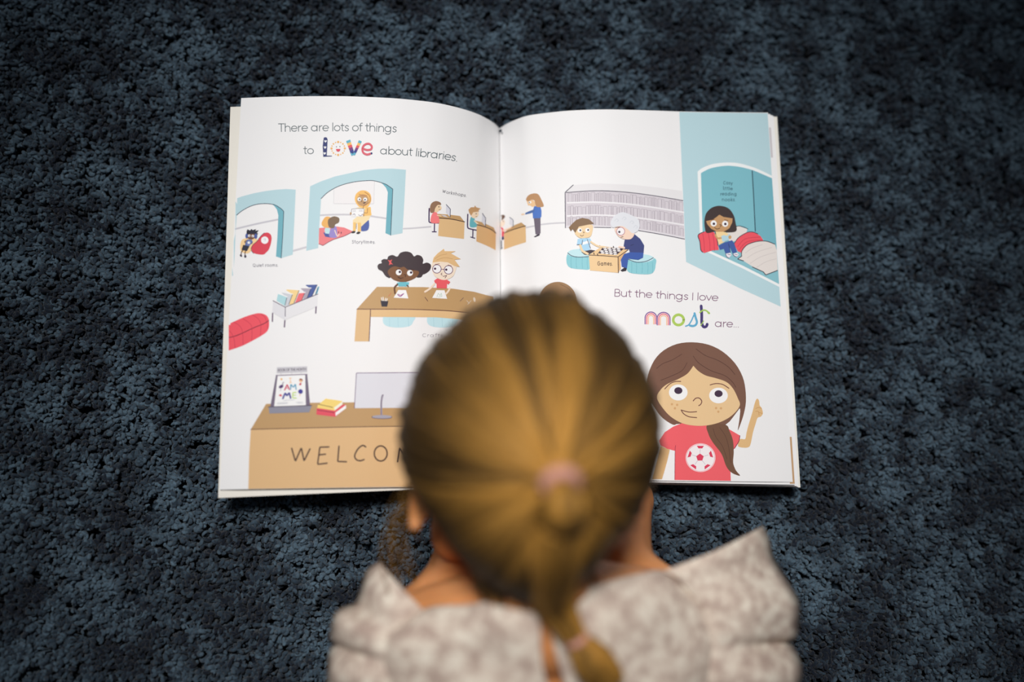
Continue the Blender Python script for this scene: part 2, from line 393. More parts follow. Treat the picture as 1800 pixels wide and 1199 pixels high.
for i in range(16):
    a = i * math.pi / 8; rr = 12 if i % 4 == 0 else (7 if i % 2 else 9)
    g.ell((240, 184, 108), 1285 + 70 * math.cos(a), 665 + 68 * math.sin(a), rr)
g.poly((222, 70, 92), [(1261, 671), (1308, 671), (1304, 692), (1285, 702), (1267, 692)]); g.ell(DK, 1267, 648, 5); g.ell(DK, 1304, 646, 5)
bands = [(98, 178, 200), (246, 190, 100), (226, 84, 92), (120, 62, 130), (48, 58, 140), (92, 176, 204)]
def vband(a0, a1, b0, b1):
    for i, c in enumerate(bands):
        t0, t1 = i / 6, (i + 1) / 6; l = lambda p, q, t: (p[0] + (q[0] - p[0]) * t, p[1] + (q[1] - p[1]) * t)
        g.poly(c, [l(a0, b0, t0), l(a1, b1, t0), l(a1, b1, t1), l(a0, b0, t1)])
vband((1368, 588), (1412, 572), (1425, 745), (1460, 728)); vband((1503, 578), (1534, 592), (1436, 735), (1462, 738))
g.ell((44, 54, 112), 1438, 713, 9)
g.line((222, 98, 114), [(1545, 668), (1590, 682), (1632, 674), (1637, 640), (1605, 616), (1560, 630), (1540, 672), (1552, 712), (1588, 730), (1622, 722)], 3.7)
g.ell((44, 54, 112), 1636, 717, 11)
g.done()

# ---- left page, quiet room
def eyes(g, c, lst, pup):
    for (x, y, r, dx, dy) in lst: g.ell(WHT, x, y, r); g.ell(c, x + dx, y + dy, r * pup)
C = (380, 300, 5.993)
g = Print('printed_archway', 'L', 'pale blue printed archway at the page edge', C)
inner = [(685, 922), (700, 700)] + [tuple(v) for v in cr([(712, 430), (680, 398), (620, 362), (560, 350), (500, 348), (430, 355), (350, 380), (270, 425), (217, 468)], 4)]
g.line((202, 200, 208), [(205, 614), (430, 560), (650, 515)], 3)
g.line((208, 206, 212), [(800, 848), (950, 806)], 3.4)
g.poly(SKY, [(190, 303), (270, 272), (400, 238), (520, 215), (640, 200), (740, 194), (838, 200), (825, 500), (807, 885)] + inner + [(205, 650), (195, 900), (180, 1105), (138, 1120), (152, 900), (172, 600)])
g.poly(TEAL, [(580, 350), (640, 370), (690, 405), (712, 430), (700, 700), (685, 922), (630, 905), (645, 700), (655, 470), (640, 410), (610, 370)])
g.line((46, 56, 78), inner, 1.1, sm=False)
g.done()
g = Print('printed_boy', 'L', 'printed boy in blue headphones leaning by a red beanbag', C, 8)
g.poly((248, 210, 155), [(258, 760), (300, 715), (430, 720), (400, 800), (340, 870), (262, 850)], True)
g.poly((220, 64, 82), [(372, 828), (385, 785), (430, 745), (470, 690), (510, 658), (550, 655), (580, 685), (582, 740), (560, 820), (530, 860), (490, 885), (400, 870)], True)
g.line(DK, [(395, 872), (368, 835), (385, 785), (430, 745), (470, 690), (510, 655)], 0.9)
g.ell(WHT, 512, 733, 39); g.line((190, 190, 205), [(500, 725), (520, 718), (515, 740)], 0.8)
g.line((96, 62, 44), [(283, 838), (266, 862), (264, 890)], 1.6); g.line((96, 62, 44), [(312, 845), (304, 870), (306, 895)], 1.6)
g.ell(DK, 262, 896, 15, 10, 0.9); g.ell(DK, 307, 904, 12, 15)
g.line((96, 62, 44), [(330, 735), (303, 748), (312, 765)], 1.8); g.line((96, 62, 44), [(372, 740), (380, 760), (362, 772)], 1.8)
g.poly((96, 114, 172), [(318, 745), (330, 725), (375, 728), (386, 750), (372, 768), (345, 800), (302, 785)])
g.poly(WHT, [(345, 738), (351, 752), (364, 754), (353, 762), (357, 776), (344, 768), (331, 776), (335, 762), (325, 752), (340, 751)])
g.poly((40, 42, 60), [(285, 782), (352, 798), (325, 848), (268, 835)])
g.ell((124, 84, 58), 368, 690, 46, 36)
g.poly((32, 34, 52), [(318, 680), (322, 640), (330, 618), (358, 632), (372, 615), (386, 627), (422, 616), (412, 635), (450, 628), (430, 655), (442, 664), (426, 690), (400, 668), (350, 668)])
g.ell((72, 92, 160), 322, 690, 14, 26); g.ell((72, 92, 160), 418, 692, 16, 28)
eyes(g, DK, [(348, 687, 13, 2, 2), (387, 690, 13, -2, 2)], .45); g.line(DK, [(352, 712), (366, 720), (380, 712)], 0.7)
g.done()
g = Print('printed_caption', 'L', 'small printed caption Quiet rooms', C)
g.text((96, 92, 108), 'Quiet rooms.', [(384, 1012), (655, 1008)], 5.2, 0.72, True); g.done()

# ---- left page, storytime
g = Print('printed_archway', 'L', 'large pale blue printed archway around the storyteller', (0, 0, 1))
inn = [(686.7, 413.8)] + [tuple(v) for v in cr([(690.4, 332.5), (683, 327), (676.7, 323.4), (660, 318.4), (647, 317.5), (622, 320), (597, 326.7), (577, 337.5), (564.4, 349.2)], 4)]
g.at(*C).poly((242, 239, 240), [(1240, 185), (1450, 122), (1668, 110), (1660, 350), (1238, 348)])
g.line((205, 203, 208), [(1240, 185), (1238, 348), (1660, 350), (1668, 110)], 0.6, sm=False)
g.line((206, 204, 210), [(1095, 470), (1300, 462), (1550, 470), (1700, 490), (1798, 505)], 2.8); g.at(0, 0, 1)
g.poly(SKY, [(545.2, 327.5), (563.5, 319.2), (588.6, 310.3), (613.6, 304.7), (640, 299), (665, 296.6), (690, 296.4), (713.5, 298.5), (711, 350), (707.5, 410)] + inn + [(560, 420), (559.4, 436), (538.5, 441)])
g.poly(TEAL, [(665, 318.7), (676.7, 323.4), (683, 327), (690.4, 332.5), (688.8, 370), (686.7, 413.8), (677.5, 410), (681, 350), (681.7, 338), (678.4, 330), (672.5, 323.4)])
g.line((46, 56, 78), inn, 1.1, sm=False)
g.line((208, 206, 212), [(709, 402), (727, 401), (757, 398.5)], 2.6)
g.done()
g = Print('printed_storyteller', 'L', 'printed storyteller in yellow headscarf holding an open book', C, 8)
g.poly((76, 96, 166), [(1605, 520), (1612, 580), (1598, 625), (1560, 638), (1525, 632), (1530, 580), (1570, 550)], True)
g.poly((248, 224, 176), [(1480, 390), (1560, 375), (1632, 390), (1630, 470), (1605, 520), (1560, 560), (1530, 590), (1520, 560), (1440, 560), (1440, 520), (1480, 490)])
g.poly((244, 200, 122), [(1442, 545), (1474, 545), (1470, 640), (1440, 640)]); g.poly((244, 200, 122), [(1490, 548), (1526, 548), (1526, 642), (1490, 642)])
g.line(DK, [(1477, 560), (1475, 612)], 0.8)
g.ell((40, 30, 36), 1445, 648, 22, 12, -.2); g.ell((40, 30, 36), 1498, 656, 22, 12, -.3)
g.poly((246, 196, 112), [(1575, 390), (1625, 382), (1637, 470), (1560, 478), (1560, 440)])
g.line((150, 95, 60), [(1595, 398), (1592, 448), (1560, 445)], 0.9, sm=False)
g.poly((246, 192, 108), [(1460, 300), (1475, 245), (1520, 212), (1575, 212), (1622, 245), (1635, 300), (1620, 350), (1585, 390), (1520, 388), (1478, 350)], True)
g.ell((196, 154, 108), 1545, 312, 64, 62)
g.line((150, 95, 60), [(1565, 228), (1615, 265), (1618, 330), (1560, 365), (1548, 395)], 0.9); g.line((190, 120, 60), [(1505, 248), (1540, 262), (1590, 262)], 0.9)
eyes(g, DK, [(1508, 302, 20, 3, 2), (1570, 304, 20, -2, 3)], .42); g.poly(DK, [(1545, 340), (1578, 328), (1568, 345), (1552, 347)]); g.line(DK, [(1535, 312), (1530, 325), (1538, 328)], 0.7)
g.poly(WHT, [(1428, 405), (1490, 398), (1558, 402), (1554, 482), (1420, 487)]); g.line((120, 105, 120), [(1420, 470), (1428, 405), (1490, 399), (1558, 402), (1554, 470)], 0.8, sm=False)
for yy in (420, 432): g.line((175, 172, 182), [(1440, yy), (1470, yy - 2)], 0.6); g.line((175, 172, 182), [(1505, yy - 4), (1545, yy - 3)], 0.6)
g.line((120, 110, 130), [(1438, 470), (1455, 455), (1465, 475)], 0.9); g.line((120, 110, 130), [(1500, 465), (1520, 478), (1540, 460)], 0.9)
g.ell((196, 154, 108), 1418, 452, 10, 14); g.ell((196, 154, 108), 1553, 468, 10, 14)
g.done()
g = Print('printed_children', 'L', 'two printed children seen from behind on a pink rug', C, 8)
g.poly((238, 130, 134), [(1085, 605), (1270, 588), (1350, 600), (1440, 640), (1350, 690), (1240, 725), (1180, 755), (1125, 790), (1080, 770)])
g.line((120, 40, 66), [(1435, 648), (1350, 690), (1240, 725), (1180, 755), (1125, 790), (1082, 772)], 0.9, sm=False)
g.ell(DK, 1290, 650, 5, 12); g.ell(DK, 1317, 655, 5, 12)
g.poly((70, 88, 158), [(1128, 650), (1190, 665), (1212, 706), (1150, 696)]); g.poly((192, 228, 233), [(1142, 630), (1150, 602), (1200, 605), (1196, 668), (1150, 662)])
g.poly((154, 138, 204), [(1215, 602), (1262, 588), (1275, 640), (1272, 702), (1215, 706), (1188, 680)], True)
g.line((248, 220, 200), [(1250, 630), (1275, 690), (1296, 672)], 1.7)
g.poly((240, 180, 98), [(1110, 560), (1130, 512), (1160, 485), (1205, 495), (1205, 560), (1180, 602), (1130, 592)], True)
g.poly((124, 100, 76), [(1178, 560), (1182, 515), (1215, 490), (1250, 482), (1295, 500), (1292, 545), (1255, 568), (1240, 605), (1195, 600)], True)
g.done()
g = Print('printed_caption', 'L', 'small printed caption Storytimes', C); g.text((96, 92, 108), 'Storytimes.', [(1427, 766), (1680, 768)], 5.4, 0.72, True); g.done()

# ---- left page, workshops
D = (660, 300, 5.993)
g = Print('printed_caption', 'L', 'small printed caption Workshops', D); g.text((84, 80, 92), 'Workshops.', [(700, 230), (800, 250), (900, 268), (960, 278)], 5.2, 0.72, True); g.done()
g = Print('printed_computer_desk', 'L', 'printed girl in pink at a wooden computer desk', D)
g.line((66, 44, 88), [(566, 400), (564, 515), (575, 546), (665, 552)], 2.2); g.line((66, 44, 88), [(622, 555), (620, 640)], 2); g.line((66, 44, 88), [(598, 644), (640, 645)], 1.8)
g.poly(WOODT, [(650, 455), (760, 462), (890, 478), (938, 540), (800, 512), (670, 500)]); g.poly(WOODF, [(670, 502), (800, 514), (938, 541), (932, 720), (660, 688)])
g.line((58, 40, 44), [(672, 500), (800, 511), (938, 540)], 1.4); g.poly((218, 218, 228), [(745, 358), (788, 405), (785, 490), (740, 440)]); g.line((46, 50, 84), [(745, 358), (788, 405), (785, 490)], 1.1, sm=False)
g.poly((210, 205, 210), [(690, 466), (735, 470), (765, 492), (720, 486)])
g.poly((250, 130, 132), [(612, 440), (640, 436), (665, 490), (668, 550), (584, 546), (588, 475)], True); g.line((244, 214, 180), [(650, 470), (690, 478)], 1.6)
g.poly((240, 210, 172), [(618, 420), (622, 375), (655, 352), (688, 372), (696, 398), (688, 412), (668, 424), (640, 442)], True)
g.poly((150, 116, 92), [(578, 440), (574, 385), (592, 342), (635, 321), (680, 334), (690, 360), (655, 362), (628, 398), (615, 440)], True)
g.ell(DK, 667, 382, 6); g.line(DK, [(668, 412), (682, 408)], 0.6); g.done()
g = Print('printed_computer_desk', 'L', 'printed boy in teal at a wooden computer desk near the fold', D)
g.line((66, 44, 88), [(972, 460), (970, 585), (985, 610), (1065, 628)], 2.2); g.line((66, 44, 88), [(1026, 630), (1024, 705)], 2); g.line((66, 44, 88), [(1003, 700), (1045, 712)], 1.8)
g.poly(WOODT, [(1045, 525), (1130, 545), (1245, 600), (1268, 655), (1150, 592), (1070, 570)]); g.poly((222, 178, 126), [(1066, 572), (1150, 595), (1220, 625), (1268, 660), (1265, 838), (1160, 785), (1062, 745)])
g.line((58, 40, 44), [(1068, 570), (1150, 592), (1220, 622), (1268, 658)], 1.4); g.poly((218, 218, 228), [(1125, 450), (1160, 500), (1157, 585), (1118, 540)]); g.line((46, 50, 84), [(1125, 450), (1160, 500), (1157, 585)], 1.1, sm=False)
g.poly((106, 182, 192), [(1000, 500), (1032, 484), (1052, 540), (1068, 588), (996, 592)], True); g.line((246, 220, 192), [(1040, 530), (1078, 560)], 2)
g.poly((246, 220, 190), [(1008, 450), (1070, 425), (1086, 455), (1080, 478), (1060, 496), (1020, 498)], True)
g.poly((198, 154, 108), [(985, 440), (978, 412), (1005, 386), (1040, 386), (1046, 366), (1060, 386), (1106, 400), (1085, 418), (1090, 432), (1030, 438), (1006, 476)])
g.ell(DK, 1060, 455, 6); g.line(DK, [(1055, 484), (1070, 482)], 0.6); g.done()
PO = (860, 320, 9.22)
g = Print('printed_computer_desk', 'R', 'printed girl in red at a wooden computer desk beside the fold', PO)
g.line((208, 206, 212), [(595, 738), (720, 715), (840, 690), (1000, 672), (1215, 660)], 2.6)
g.line((44, 44, 74), [(152, 748), (150, 950), (172, 985)], 1.6); g.line((44, 44, 74), [(198, 955), (200, 1060)], 1.7); g.line((44, 44, 74), [(178, 1090), (215, 1070)], 1.5)
g.poly(WOODT, [(245, 820), (330, 740), (430, 690), (520, 655), (590, 712), (400, 768)]); g.poly(WOODF, [(243, 828), (400, 770), (590, 713), (597, 975), (420, 1030), (240, 1095)])
g.line((58, 40, 44), [(245, 825), (400, 768), (590, 711)], 1.3); g.poly((222, 222, 230), [(332, 572), (390, 616), (390, 728), (326, 685)]); g.line((70, 84, 110), [(332, 572), (390, 616), (390, 728)], 1.0, sm=False)
g.poly((56, 56, 104), [(180, 890), (238, 878), (242, 930), (180, 955)]); g.poly((226, 80, 96), [(184, 725), (225, 745), (246, 800), (236, 882), (178, 892)])
g.line((246, 214, 190), [(225, 790), (290, 765), (350, 738)], 2.2)
g.poly((250, 226, 206), [(186, 650), (228, 606), (256, 640), (248, 690), (215, 722), (184, 718)], True)
g.poly((112, 84, 70), [(142, 650), (162, 600), (184, 548), (235, 532), (258, 560), (240, 590), (218, 612), (196, 652), (176, 742), (155, 720)], True); g.ell(DK, 230, 638, 7); g.done()
g = Print('printed_woman', 'R', 'printed woman in blue jumper pointing to the left', PO, 4)
g.poly((112, 102, 116), [(722, 588), (832, 575), (832, 830), (800, 850), (750, 850)]); g.poly((58, 48, 64), [(722, 888), (780, 850), (820, 838), (816, 866), (745, 897)])
g.poly((82, 122, 198), [(730, 390), (830, 398), (848, 470), (846, 560), (830, 585), (710, 590), (700, 480)]); g.poly((84, 114, 170), [(742, 438), (660, 468), (588, 500), (582, 528), (660, 512), (722, 490)])
g.ell((240, 210, 180), 546, 524, 30, 14, -.15)
g.poly((238, 198, 152), [(604, 300), (640, 308), (700, 288), (742, 320), (748, 390), (700, 404), (662, 380), (632, 382)])
g.poly((190, 146, 106), [(598, 292), (615, 240), (660, 202), (740, 184), (800, 205), (842, 280), (885, 385), (840, 406), (760, 396), (735, 305), (690, 288), (640, 312)], True, 4)
g.ell(WHT, 660, 330, 24, 20); g.ell(DK, 652, 333, 9); g.done()

# ---- left page, crafts table
Fo = (600, 420, 5.993)
g = Print('printed_craft_table', 'L', 'printed wooden craft table with pencils and drawings', Fo)
for x in (440, 905):
    g.poly((196, 229, 237), [(x, 815), (x, 880), (x + 45, 920), (x + 160, 935), (x + 280, 918), (x + 318, 870), (x + 316, 815)], 'open'); 
    for dx in (65, 155, 265): g.line((160, 205, 218), [(x + dx, 830), (x + dx + 4, 925)], 0.5)
g.poly(WOODT, [(375, 505), (860, 508), (1180, 525), (1400, 558), (1600, 612), (1640, 820), (1220, 766), (1000, 752), (700, 742), (162, 740)])
g.poly(WOODF, [(162, 742), (308, 742), (292, 1080), (138, 1080)]); g.poly((230, 192, 142), [(310, 743), (700, 744), (1000, 754), (1220, 768), (1640, 822), (1640, 905), (1220, 845), (1000, 826), (310, 822)])
g.line((92, 52, 54), [(164, 740), (400, 741), (700, 742), (1000, 752), (1220, 766), (1640, 820)], 1.3); g.line((92, 44, 62), [(308, 744), (304, 840), (292, 1078)], 1.4)
g.poly((54, 50, 62), [(412, 648), (496, 655), (482, 715), (424, 713)])
for a, b in (((430, 650), (422, 620)), ((445, 650), (440, 615)), ((462, 652), (468, 625)), ((476, 652), (484, 630))): g.line((240, 236, 232), [a, b], 1.5)
for p, q, c in (((525, 570), (497, 605), (214, 120, 90)), ((880, 615), (910, 655), (92, 48, 66)), ((1285, 620), (1250, 655), (120, 98, 96)), ((1320, 650), (1345, 680), (220, 205, 190)), ((1365, 650), (1330, 690), (220, 205, 190))): g.line(c, [p, q], 0.9)
g.ell((228, 210, 190), 1400, 640, 12, 26, -.2)
g.poly(WHT, [(600, 538), (680, 540), (706, 628), (550, 620)]); g.line((150, 90, 150), [(592, 585), (620, 606), (655, 578)], 1.6); g.line((190, 110, 150), [(602, 582), (622, 594), (645, 580)], 1.0)
g.poly(WHT, [(1000, 540), (1085, 542), (1113, 632), (956, 622)]); g.line((150, 190, 160), [(1005, 612), (1020, 572), (1040, 600), (1052, 570), (1058, 608), (1020, 612)], 0.6, sm=False)
g.done()
g = Print('printed_girl', 'L', 'printed girl with big dark curly hair and red bow', Fo, 40)
g.poly((112, 192, 206), [(583, 462), (640, 452), (714, 458), (704, 502), (602, 500)]); g.line((108, 72, 50), [(590, 480), (560, 515), (566, 575)], 3); g.line((108, 72, 50), [(690, 488), (705, 502)], 2)
g.poly((70, 58, 62), [(380, 290), (395, 265), (425, 255), (420, 230), (450, 212), (482, 215), (495, 185), (540, 170), (588, 188), (620, 148), (680, 133), (735, 148), (765, 185), (795, 170), (840, 182), (862, 222), (856, 262), (900, 250), (942, 275), (930, 330), (880, 368), (858, 375), (840, 402), (795, 406), (760, 380), (540, 400), (505, 413), (462, 388), (430, 342), (392, 322)], True, 3)
g.poly((130, 90, 62), [(488, 345), (520, 305), (565, 290), (620, 302), (660, 295), (700, 325), (760, 330), (815, 345), (800, 392), (740, 432), (650, 456), (560, 436), (510, 395)], True)
g.poly((238, 96, 98), [(488, 222), (512, 230), (536, 216), (521, 246), (543, 270), (520, 266), (500, 279), (507, 248)])
eyes(g, (58, 28, 54), [(604, 354, 31, 11, -5), (722, 360, 31, 12, -5)], .42)
g.line((62, 36, 32), [(594, 398), (604, 412), (625, 415), (652, 410)], 1.0); g.line((62, 36, 32), [(605, 402), (628, 425)], 0.8); g.line((62, 36, 32), [(660, 378), (678, 380), (672, 400)], 1.0)
g.line((62, 36, 32), [(580, 325), (615, 312)], .9); g.line((62, 36, 32), [(730, 318), (765, 330)], .9); g.done()
g = Print('printed_boy', 'L', 'printed blond boy with round glasses and red shirt', Fo, 40)
g.line((248, 224, 202), [(978, 475), (930, 525), (880, 558)], 3.4); g.line((248, 224, 202), [(1140, 520), (1125, 550), (1100, 580)], 3.2)
g.poly((238, 98, 106), [(975, 440), (1005, 418), (1110, 430), (1146, 455), (1125, 482), (1112, 470), (1110, 522), (1002, 520), (1000, 470), (985, 465)])
g.poly((250, 228, 208), [(958, 250), (1080, 235), (1205, 265), (1200, 340), (1165, 402), (1080, 434), (1000, 406), (960, 350)], True)
g.poly((230, 190, 138), [(958, 250), (970, 200), (1010, 155), (1078, 104), (1086, 130), (1202, 130), (1150, 152), (1256, 213), (1190, 220), (1246, 296), (1190, 288), (1120, 248), (1040, 240)])
g.line((205, 160, 108), [(985, 210), (1040, 175), (1110, 160)], 0.8); g.line((205, 160, 108), [(1000, 225), (1080, 200), (1170, 210)], 0.8)
for x, y, px_, py_ in ((1004, 317, 985, 315), (1126, 327, 1102, 325)):
    g.ell((116, 78, 112), x, y, 48); g.ell((250, 244, 246), x, y, 41); g.ell((70, 36, 66), px_, py_, 12)
g.line((116, 78, 112), [(1050, 320), (1078, 322)], 1.0); g.line((110, 66, 80), [(1058, 360), (1048, 372), (1060, 382)], 1.0); g.line((110, 66, 80), [(1070, 396), (1108, 385), (1090, 412)], 1.0, sm=False)
g.line((150, 100, 80), [(985, 270), (1030, 262)], .8); g.line((150, 100, 80), [(1120, 275), (1155, 285)], .8); g.done()
g = Print('printed_caption', 'L', 'small printed caption half hidden by the head', Fo); g.text((150, 145, 155), 'Crafts.', [(848, 1030), (1090, 1032)], 5.6, 0.72, True); g.done()

# ---- left page, pouffe and book cart
E = (380, 460, 5.993)
g = Print('printed_pouffe', 'L', 'long red printed pouffe cut off by the page edge', E)
g.poly(RED, [(108, 665), (180, 635), (280, 590), (380, 556), (455, 543), (520, 560), (550, 595), (558, 640), (554, 695), (530, 742), (460, 790), (370, 840), (280, 885), (190, 918), (130, 936), (98, 935)], 'open')
g.line((96, 26, 50), [(110, 800), (160, 795), (250, 765), (400, 695), (500, 655), (555, 620)], 1.2)
for q in ([(180, 635), (240, 670), (275, 730), (285, 880)], [(280, 600), (340, 640), (375, 690), (375, 835)], [(380, 560), (440, 600), (470, 660), (465, 785)], [(465, 548), (510, 580), (530, 630)], [(115, 710), (150, 740), (185, 800), (200, 910)], [(540, 640), (542, 710)]): g.line((196, 50, 76), q, .75)
g.done()
g = Print('printed_book_cart', 'L', 'printed grey cart of upright coloured books', E)
for c, q in (((96, 170, 194), [(1070, 265), (1088, 262), (1066, 335), (1040, 350)]), ((70, 92, 158), [(942, 250), (970, 235), (1067, 235), (1012, 362), (960, 385), (995, 285)]), ((176, 166, 182), [(888, 282), (1000, 278), (956, 390), (915, 405), (935, 325)]),
             ((250, 214, 148), [(735, 300), (770, 285), (878, 298), (820, 440), (770, 455), (805, 345)]), ((240, 110, 116), [(870, 335), (938, 325), (906, 405), (830, 435)]), ((206, 209, 217), [(690, 330), (718, 318), (806, 342), (765, 456), (728, 470), (745, 378)]), ((176, 217, 224), [(652, 338), (748, 372), (726, 468), (636, 412)])):
    g.poly(c, q)
for q in ([(655, 336), (748, 371)], [(700, 322), (806, 343)], [(745, 288), (876, 297)], [(880, 328), (938, 324)], [(893, 275), (1000, 278)], [(955, 240), (1067, 237)]): g.line(WHT, q, 1.5)
for q in ([(744, 382), (725, 460)], [(803, 347), (766, 450)], [(873, 305), (820, 438)], [(931, 336), (905, 402)], [(993, 292), (957, 385)], [(1064, 246), (1012, 358)], [(1070, 280), (1046, 345)]): g.line((44, 46, 76), q, 0.9)
g.poly((226, 225, 230), [(600, 414), (728, 482), (725, 615), (590, 535)]); g.poly((232, 231, 234), [(728, 482), (1072, 344), (1066, 475), (725, 615)])
g.line((66, 40, 80), [(600, 412), (728, 480), (1072, 342)], 1.2, sm=False); g.line((66, 40, 80), [(729, 482), (728, 578)], 1.1)
for q in ([(595, 545), (593, 630)], [(724, 620), (719, 688)], [(1053, 477), (1049, 543)]): g.line((78, 34, 88), q, 2)
g.done()

# ---- left page, welcome desk
G = (380, 620, 4.61); Ho = (500, 620, 4.61)
g = Print('printed_welcome_desk', 'L', 'printed brown counter lettered WELCOME', (0, 0, 1))
g.poly((192, 154, 106), [(467.8, 710), (560, 707.8), (700, 706.8), (864, 706), (868, 748), (680, 749.7), (560, 752), (440.7, 755)])
g.poly((224, 184, 134), [(440.7, 755), (560, 752), (680, 749.7), (868, 748), (868, 855), (680, 856), (560, 857.8), (436.5, 859.6), (438, 800)])
g.line((78, 48, 44), [(440.7, 755), (560, 752), (680, 749.7), (868, 748)], 1.2)
WB = (72, 46, 40); g.at(*G)
g.line(WB, [(612, 775), (642, 880), (690, 770), (712, 878), (760, 780)], 2.5, sm=False); g.line(WB, [(913, 764), (840, 766), (822, 905), (898, 896)], 2.5, sm=False); g.line(WB, [(834, 828), (886, 823)], 2.4)
g.line(WB, [(995, 758), (985, 882), (1055, 884)], 2.5, sm=False); g.line(WB, [(1212, 764), (1185, 752), (1145, 785), (1122, 838), (1138, 868), (1168, 876), (1198, 866)], 2.5)
g.at(*Ho).line(WB, [(780 + 52 * math.cos(t), 817 + 61 * math.sin(t)) for t in [i * math.pi / 10 for i in range(21)]], 2.5); g.line(WB, [(914, 885), (930, 772), (975, 858), (1042, 772), (1056, 895)], 2.5, sm=False)
g.line(WB, [(1215, 770), (1145, 770), (1140, 890), (1215, 892)], 2.5, sm=False); g.line(WB, [(1142, 828), (1200, 826)], 2.4)
g.done()
g = Print('printed_book_stand', 'L', 'printed grey stand showing a white poster', G, 14)
for q in ([(525, 165), (526, 185)], [(612, 162), (613, 182)], [(688, 160), (689, 178)]): g.line((170, 165, 178), q, .6)
g.poly((206, 204, 211), [(492, 118), (738, 110), (738, 158), (490, 168)]); g.text((120, 114, 126), 'BOOK OF THE MONTH', [(500, 152), (730, 143)], 4.2, 0.8)
g.poly((116, 104, 126), [(485, 185), (738, 175), (762, 430), (438, 440)]); g.line((96, 60, 110), [(485, 184), (738, 175)], 1.0)
g.poly((249, 248, 250), [(498, 188), (722, 180), (727, 426), (470, 436)]); g.poly((142, 142, 158), [(425, 441), (775, 429), (755, 483), (432, 493)]); g.line((56, 34, 66), [(422, 440), (775, 428)], 1.2)
g.line((240, 180, 110), [(592, 206), (612, 206)], .8); g.line((240, 180, 110), [(601, 206), (603, 243)], 1.1); g.line((240, 180, 110), [(592, 244), (614, 244)], .8)
g.line((206, 50, 92), [(555, 303), (576, 258), (594, 300)], 2.0, sm=False); g.line((206, 50, 92), [(564, 288), (588, 286)], 1.2)
g.line((84, 160, 196), [(603, 298), (606, 256), (626, 282), (643, 254), (648, 298)], 2.0, sm=False)
g.line((60, 60, 150), [(541, 372), (560, 325), (574, 352), (592, 322), (604, 368)], 2.8, sm=False); g.line((190, 220, 110), [(648, 322), (622, 324), (620, 366), (650, 368)], 1.8, sm=False); g.line((190, 220, 110), [(622, 345), (645, 344)], 1.4)
g.ell((84, 54, 110), 527, 275, 20, 13, -.5); g.line((84, 54, 110), [(540, 268), (540, 245), (550, 242)], 1.1); g.line((120, 90, 140), [(524, 288), (522, 310)], .6)
g.ell((64, 60, 150), 684, 315, 19); g.line((240, 180, 130), [(682, 336), (678, 350)], 1); g.poly((214, 60, 84), [(506, 345), (526, 335), (530, 345), (540, 344), (524, 357)])
g.ell((240, 190, 120), 530, 215, 9); g.ell((240, 190, 150), 686, 228, 13); g.poly((150, 84, 60), [(670, 225), (680, 208), (700, 215), (704, 230), (690, 222)]); g.poly((206, 70, 90), [(676, 248), (692, 246), (690, 264), (672, 262)])
for q in ([(545, 388), (635, 382)], [(497, 408), (580, 404)], [(497, 416), (580, 411)], [(648, 404), (700, 400)], [(660, 410), (702, 408)]): g.line((190, 190, 200), q, .7)
g.done()
g = Print('printed_book_stack', 'L', 'printed yellow book lying on a red book', G, 14)
g.poly((228, 80, 98), [(815, 455), (830, 440), (1000, 420), (1052, 422), (1050, 452), (966, 520), (812, 502)]); g.poly(WHT, [(966, 486), (1052, 424), (1053, 450), (968, 514)]); g.line((100, 20, 50), [(820, 465), (958, 486)], 1)
g.poly((251, 216, 122), [(888, 372), (1022, 392), (1020, 420), (962, 470), (818, 448), (824, 424)]); g.poly((250, 244, 226), [(955, 446), (1022, 396), (1024, 420), (962, 468)]); g.line((90, 50, 40), [(830, 418), (946, 444)], 1)
g.done()
g = Print('printed_monitor', 'L', 'printed grey computer monitor on the counter', Ho, 14)
g.poly((224, 224, 232), [(583, 165), (1150, 160), (1150, 446), (565, 450)]); g.line((104, 64, 118), [(567, 448), (583, 165), (1150, 160)], 1.1, sm=False)
g.ell((168, 164, 178), 790, 520, 82, 14); g.line((88, 68, 96), [(712, 515), (715, 528), (790, 535), (862, 530), (868, 515)], .9)
g.line((168, 160, 176), [(797, 345), (785, 400), (786, 505)], 3.2); g.line((88, 68, 96), [(800, 342), (788, 352), (784, 400), (784, 503)], .9); g.done()

# ---- right page, bookshelf
J = (980, 300, 5.996)
g = Print('printed_bookshelf', 'R', 'long grey printed bookcase with three rows of books', J)
g.poly((233, 231, 233), [(165, 152), (300, 140), (450, 135), (800, 150), (1050, 178), (1315, 215), (1322, 315), (1000, 262), (700, 225), (400, 212), (82, 230)])
g.poly((214, 207, 214), [(84, 232), (400, 213), (700, 226), (1000, 263), (1322, 316), (1340, 720), (1100, 672), (850, 630), (560, 602), (300, 598), (84, 602)])
base = [lambda x: np.interp(x, [84, 400, 700, 1000, 1330], [330, 322, 338, 376, 430]), lambda x: np.interp(x, [84, 400, 700, 1000, 1330], [468, 458, 472, 508, 562]), lambda x: np.interp(x, [84, 400, 700, 850, 1000, 1335], [575, 572, 588, 606, 630, 690])]
for b in base[:2]: g.line((240, 238, 241), [(104, b(104) + 10), (400, b(400) + 10), (700, b(700) + 10), (1000, b(1000) + 10), (1330, b(1330) + 10)], 2.6)
g.line((230, 226, 231), [(84, 590), (400, 586), (700, 604), (850, 622), (1000, 646), (1336, 708)], 2.6)
rb = random.Random(5); ly = g.layer + 1
for b in base:
    x = 114
    while x < 1318:
        wd_ = rb.choice((14, 18, 22, 30, 38)); h = rb.choice((76, 84, 90, 95)); x1 = min(x + wd_, 1326)
        g.layer = ly; c = (166, 156, 167)
        g.line(c, [(x, b(x)), (x, b(x) - h), (x1, b(x1) - h), (x1, b(x1))], 0.55, sm=False, bump=False); x = x1 + rb.choice((3, 5, 14))
